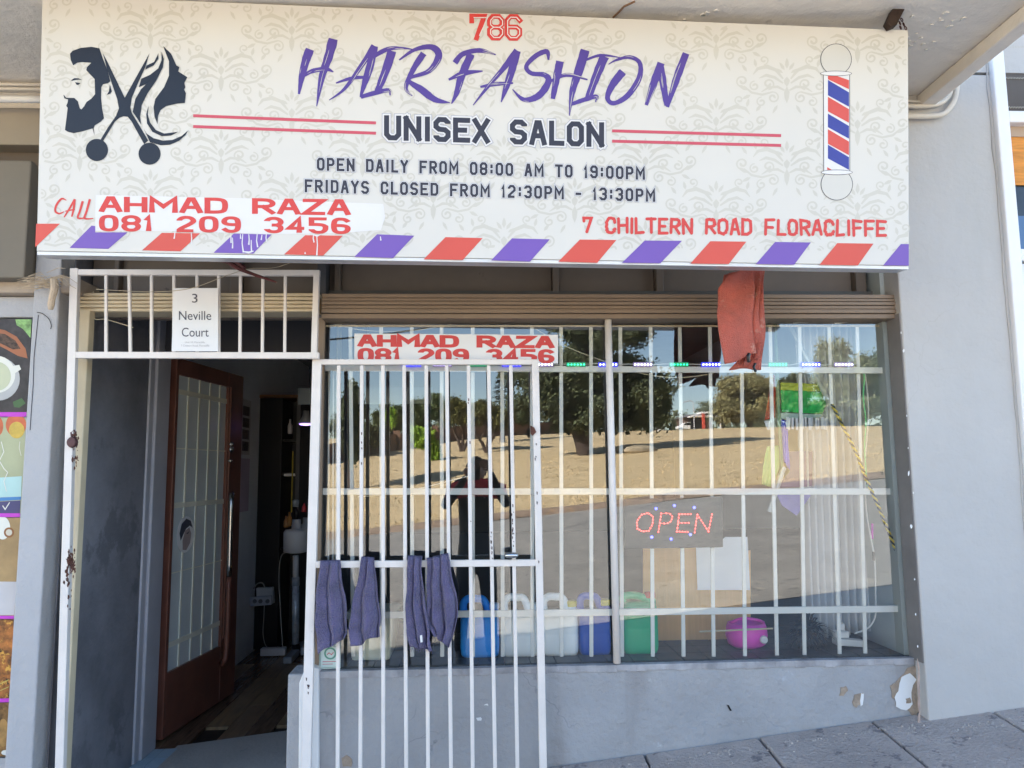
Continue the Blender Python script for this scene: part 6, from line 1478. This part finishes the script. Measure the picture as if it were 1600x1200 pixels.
# body as one continuous skinned figure
N_ = [((X_, fy, hip), (.15, .11)), ((X_, fy, hip + .16), (.145, .10)), ((X_, fy + .005, hip + .40), (.165, .105)), ((X_, fy, hip + .555), (.12, .09)), ((X_, fy + .01, hip + .63), (.055, .055)),
      ((X_ - .15, fy, hip + .585), (.064, .064)), ((X_ - .215, fy + .03, hip + .50), (.052, .052)), ((X_ - .26, fy + .08, hip + .41), (.043, .043)), ((X_ - .155, fy + .18, hip + .55), (.036, .036)), ((X_ - .085, fy + .255, hip + .66), (.028, .028)),
      ((X_ + .15, fy, hip + .585), (.064, .064)), ((X_ + .215, fy + .03, hip + .51), (.052, .052)), ((X_ + .26, fy + .08, hip + .42), (.045, .045)), ((X_ + .17, fy + .19, hip + .58), (.034, .034)), ((X_ + .115, fy + .265, hip + .70), (.027, .027)),
      ((X_ - .09, fy, hip - .09), (.09, .09)), ((X_ - .12, fy + .015, hip - .42), (.068, .068)), ((X_ - .14, fy, hip - .80), (.05, .05)),
      ((X_ + .09, fy, hip - .09), (.09, .09)), ((X_ + .11, fy + .015, hip - .42), (.068, .068)), ((X_ + .12, fy, hip - .80), (.05, .05))]
E_ = [(0, 1), (1, 2), (2, 3), (3, 4), (3, 5), (5, 6), (6, 7), (7, 8), (8, 9), (3, 10), (10, 11), (11, 12), (12, 13), (13, 14), (0, 15), (15, 16), (16, 17), (0, 18), (18, 19), (19, 20)]
def skinned(name, nodes, edges, mat, sub=2):
    bm = bmesh.new(); lay = bm.verts.layers.skin.verify(); vs = []
    for p, r in nodes:
        v = bm.verts.new(p); v[lay].radius = r if isinstance(r, tuple) else (r, r); vs.append(v)
    vs[0][lay].use_root = True
    for a, b_ in edges: bm.edges.new((vs[a], vs[b_]))
    me = bpy.data.meshes.new(name); bm.to_mesh(me); bm.free(); me.materials.append(mat)
    o = bpy.data.objects.new(name, me); COL.objects.link(o); md = o.modifiers.new('k', 'SKIN'); md.use_smooth_shade = True
    s2 = o.modifiers.new('s', 'SUBSURF'); s2.levels = s2.render_levels = sub
    o.parent = pg; o.matrix_parent_inverse = Matrix.Translation(-pg.location); return o
skinned('body', N_, E_, m_track)
# red yoke over the shoulders
yk = B()
def yoke(u, v):
    a = lerp(-1, 1, u); x = X_ + a * .245; z = hip + .645 - .06 * abs(a) ** 1.6 - v * (.15 - .02 * abs(a)); y = fy + .085 + .05 * sin(v * 1.6) - .05 * abs(a) ** 3
    return (x, y, z)
yk.grid(yoke, 18, 8); yk.build('red_yoke', m_redc, pg, smooth=True, solid=.03, fix=False)
for s_ in (-1, 1): B().tube([(X_ + s_ * .19, fy + .12, hip + .55), (X_ + s_ * .06, fy + .14, hip + .49)], .009, 6).build('white_piping', m_white, pg)
# head
hz_ = hip + .70
hd = B(); n = 18
for j in range(n + 1):
    th = pi * j / n
    for k in range(20):
        a = 2 * pi * k / 20; r = sin(th); z = -cos(th)
        wx = .078 * (1 - .18 * max(0, -z)); wy = .098
        hd.v.append((X_ + cos(a) * r * wx, fy + .02 + sin(a) * r * wy + (.012 if sin(a) > .8 and abs(z) < .3 else 0), hz_ + z * .118))
for j in range(n):
    for k in range(20):
        a, b_ = j * 20 + k, j * 20 + (k + 1) % 20; hd.f.append((a, b_, b_ + 20, a + 20))
hd.build('head', m_skin, pg, smooth=True)
B().tube([(X_, fy, hip + .58), (X_, fy + .01, hip + .66)], .052, 12).build('neck', m_skin, pg, smooth=True)
B().prism([(X_ - .012, fy + .118, hz_ - .02), (X_ + .012, fy + .118, hz_ - .02), (X_, fy + .112, hz_ + .03)], [(X_ - .014, fy + .1, hz_ - .02), (X_ + .014, fy + .1, hz_ - .02), (X_, fy + .1, hz_ + .035)]).build('nose', m_skin, pg, bevel=.003)
B().tube([(X_ - .024, fy + .112, hz_ - .048), (X_, fy + .118, hz_ - .046), (X_ + .024, fy + .112, hz_ - .048)], .005, 6).build('mouth', M('lips', (.25, .09, .08), .5), pg)
for s_ in (-1, 1):
    B().ball((X_ + s_ * .03, fy + .103, hz_ + .012), .012, 7).build('eye', M('eye_white', (.6, .58, .55), .3), pg, smooth=True)
    B().ball((X_ + s_ * .078, fy + .015, hz_), .022, 7, (.5, .8, 1.4)).build('ear', m_skin, pg, smooth=True)
hr = B(); hr.ball((X_, fy + .01, hz_ + .012), .122, 14, (.68, .84, .96)); 
hr.f = [f for f in hr.f if sum(hr.v[i][2] for i in f) / len(f) > hz_ + .045 - (.05 if sum(hr.v[i][1] for i in f) / len(f) < fy - .02 else 0)]
hr.build('hair', m_hair, pg, smooth=True, solid=.01, fix=False)
# hands with fingers around the phone
def hand(cx, cy, cz, s_):
    b = B()
    nodes = [((cx, cy, cz), (.026, .016)), ((cx - s_ * .02, cy + .02, cz + .035), (.024, .014))]; edges = [(0, 1)]
    for i in range(4):
        z = .045 + .017 * (3 - i) - .01; L_ = (.06, .068, .064, .05)[3 - i]
        p0 = Vector((cx - s_ * .03, cy + .03, cz + z - .012)); p1 = p0 + Vector((-s_ * L_ * .45, .022, .006)); p2 = p1 + Vector((-s_ * L_ * .4, .0, .0))
        sp_ = smooth_path([(cx - s_ * .012, cy + .016, cz + .03), tuple(p0), tuple(p1), tuple(p2)], 4)
        b.tube(sp_, [.010 - .0025 * k / len(sp_) for k in range(len(sp_))], 8)
    b.tube(smooth_path([(cx, cy + .01, cz + .01), (cx - s_ * .03, cy + .025, cz + .0), (cx - s_ * .055, cy + .03, cz + .01)], 4), [.012, .012, .011, .011, .010, .010, .009, .009, .008], 8)
    b.ball((cx - s_ * .008, cy + .012, cz + .022), .03, 8, (.9, .55, 1.2))
    b.build('hand', m_skin, pg, smooth=True)
hand(X_ - .085, fy + .262, hip + .675, -1); hand(X_ + .112, fy + .272, hip + .715, 1)
for s_ in (-1, 1):
    xx_ = X_ + s_ * .13; z0 = gz; b = B()
    b.grid(lambda u, v: (xx_ + cos(u * 2 * pi) * .045 * (1 if v < .7 else .85), fy + .05 + sin(u * 2 * pi) * (.13 if v < .5 else .11) * (1 - .25 * max(0, v - .5)), z0 + v * .075), 16, 5)
    b.ball((xx_, fy + .04, z0 + .055), .05, 8, (.85, 2.1, .8)); b.build('shoe', M('shoe_black', (.02, .02, .02), .5), pg, smooth=True)
phn = thing('phone', 'black mobile phone held level in both hands in front of the photographer face', 'phone', (0, -3.15, CZ))
B().box((-.025, -3.150, CZ - .06), (.052, -3.141, CZ + .075)).build('body', m_black, phn, bevel=.003)
B().lathe((.0, -3.141, CZ), [(.011, 0), (.011, .0015), (.009, .002)], 18, 'y').build('lens_ring', m_steel, phn)
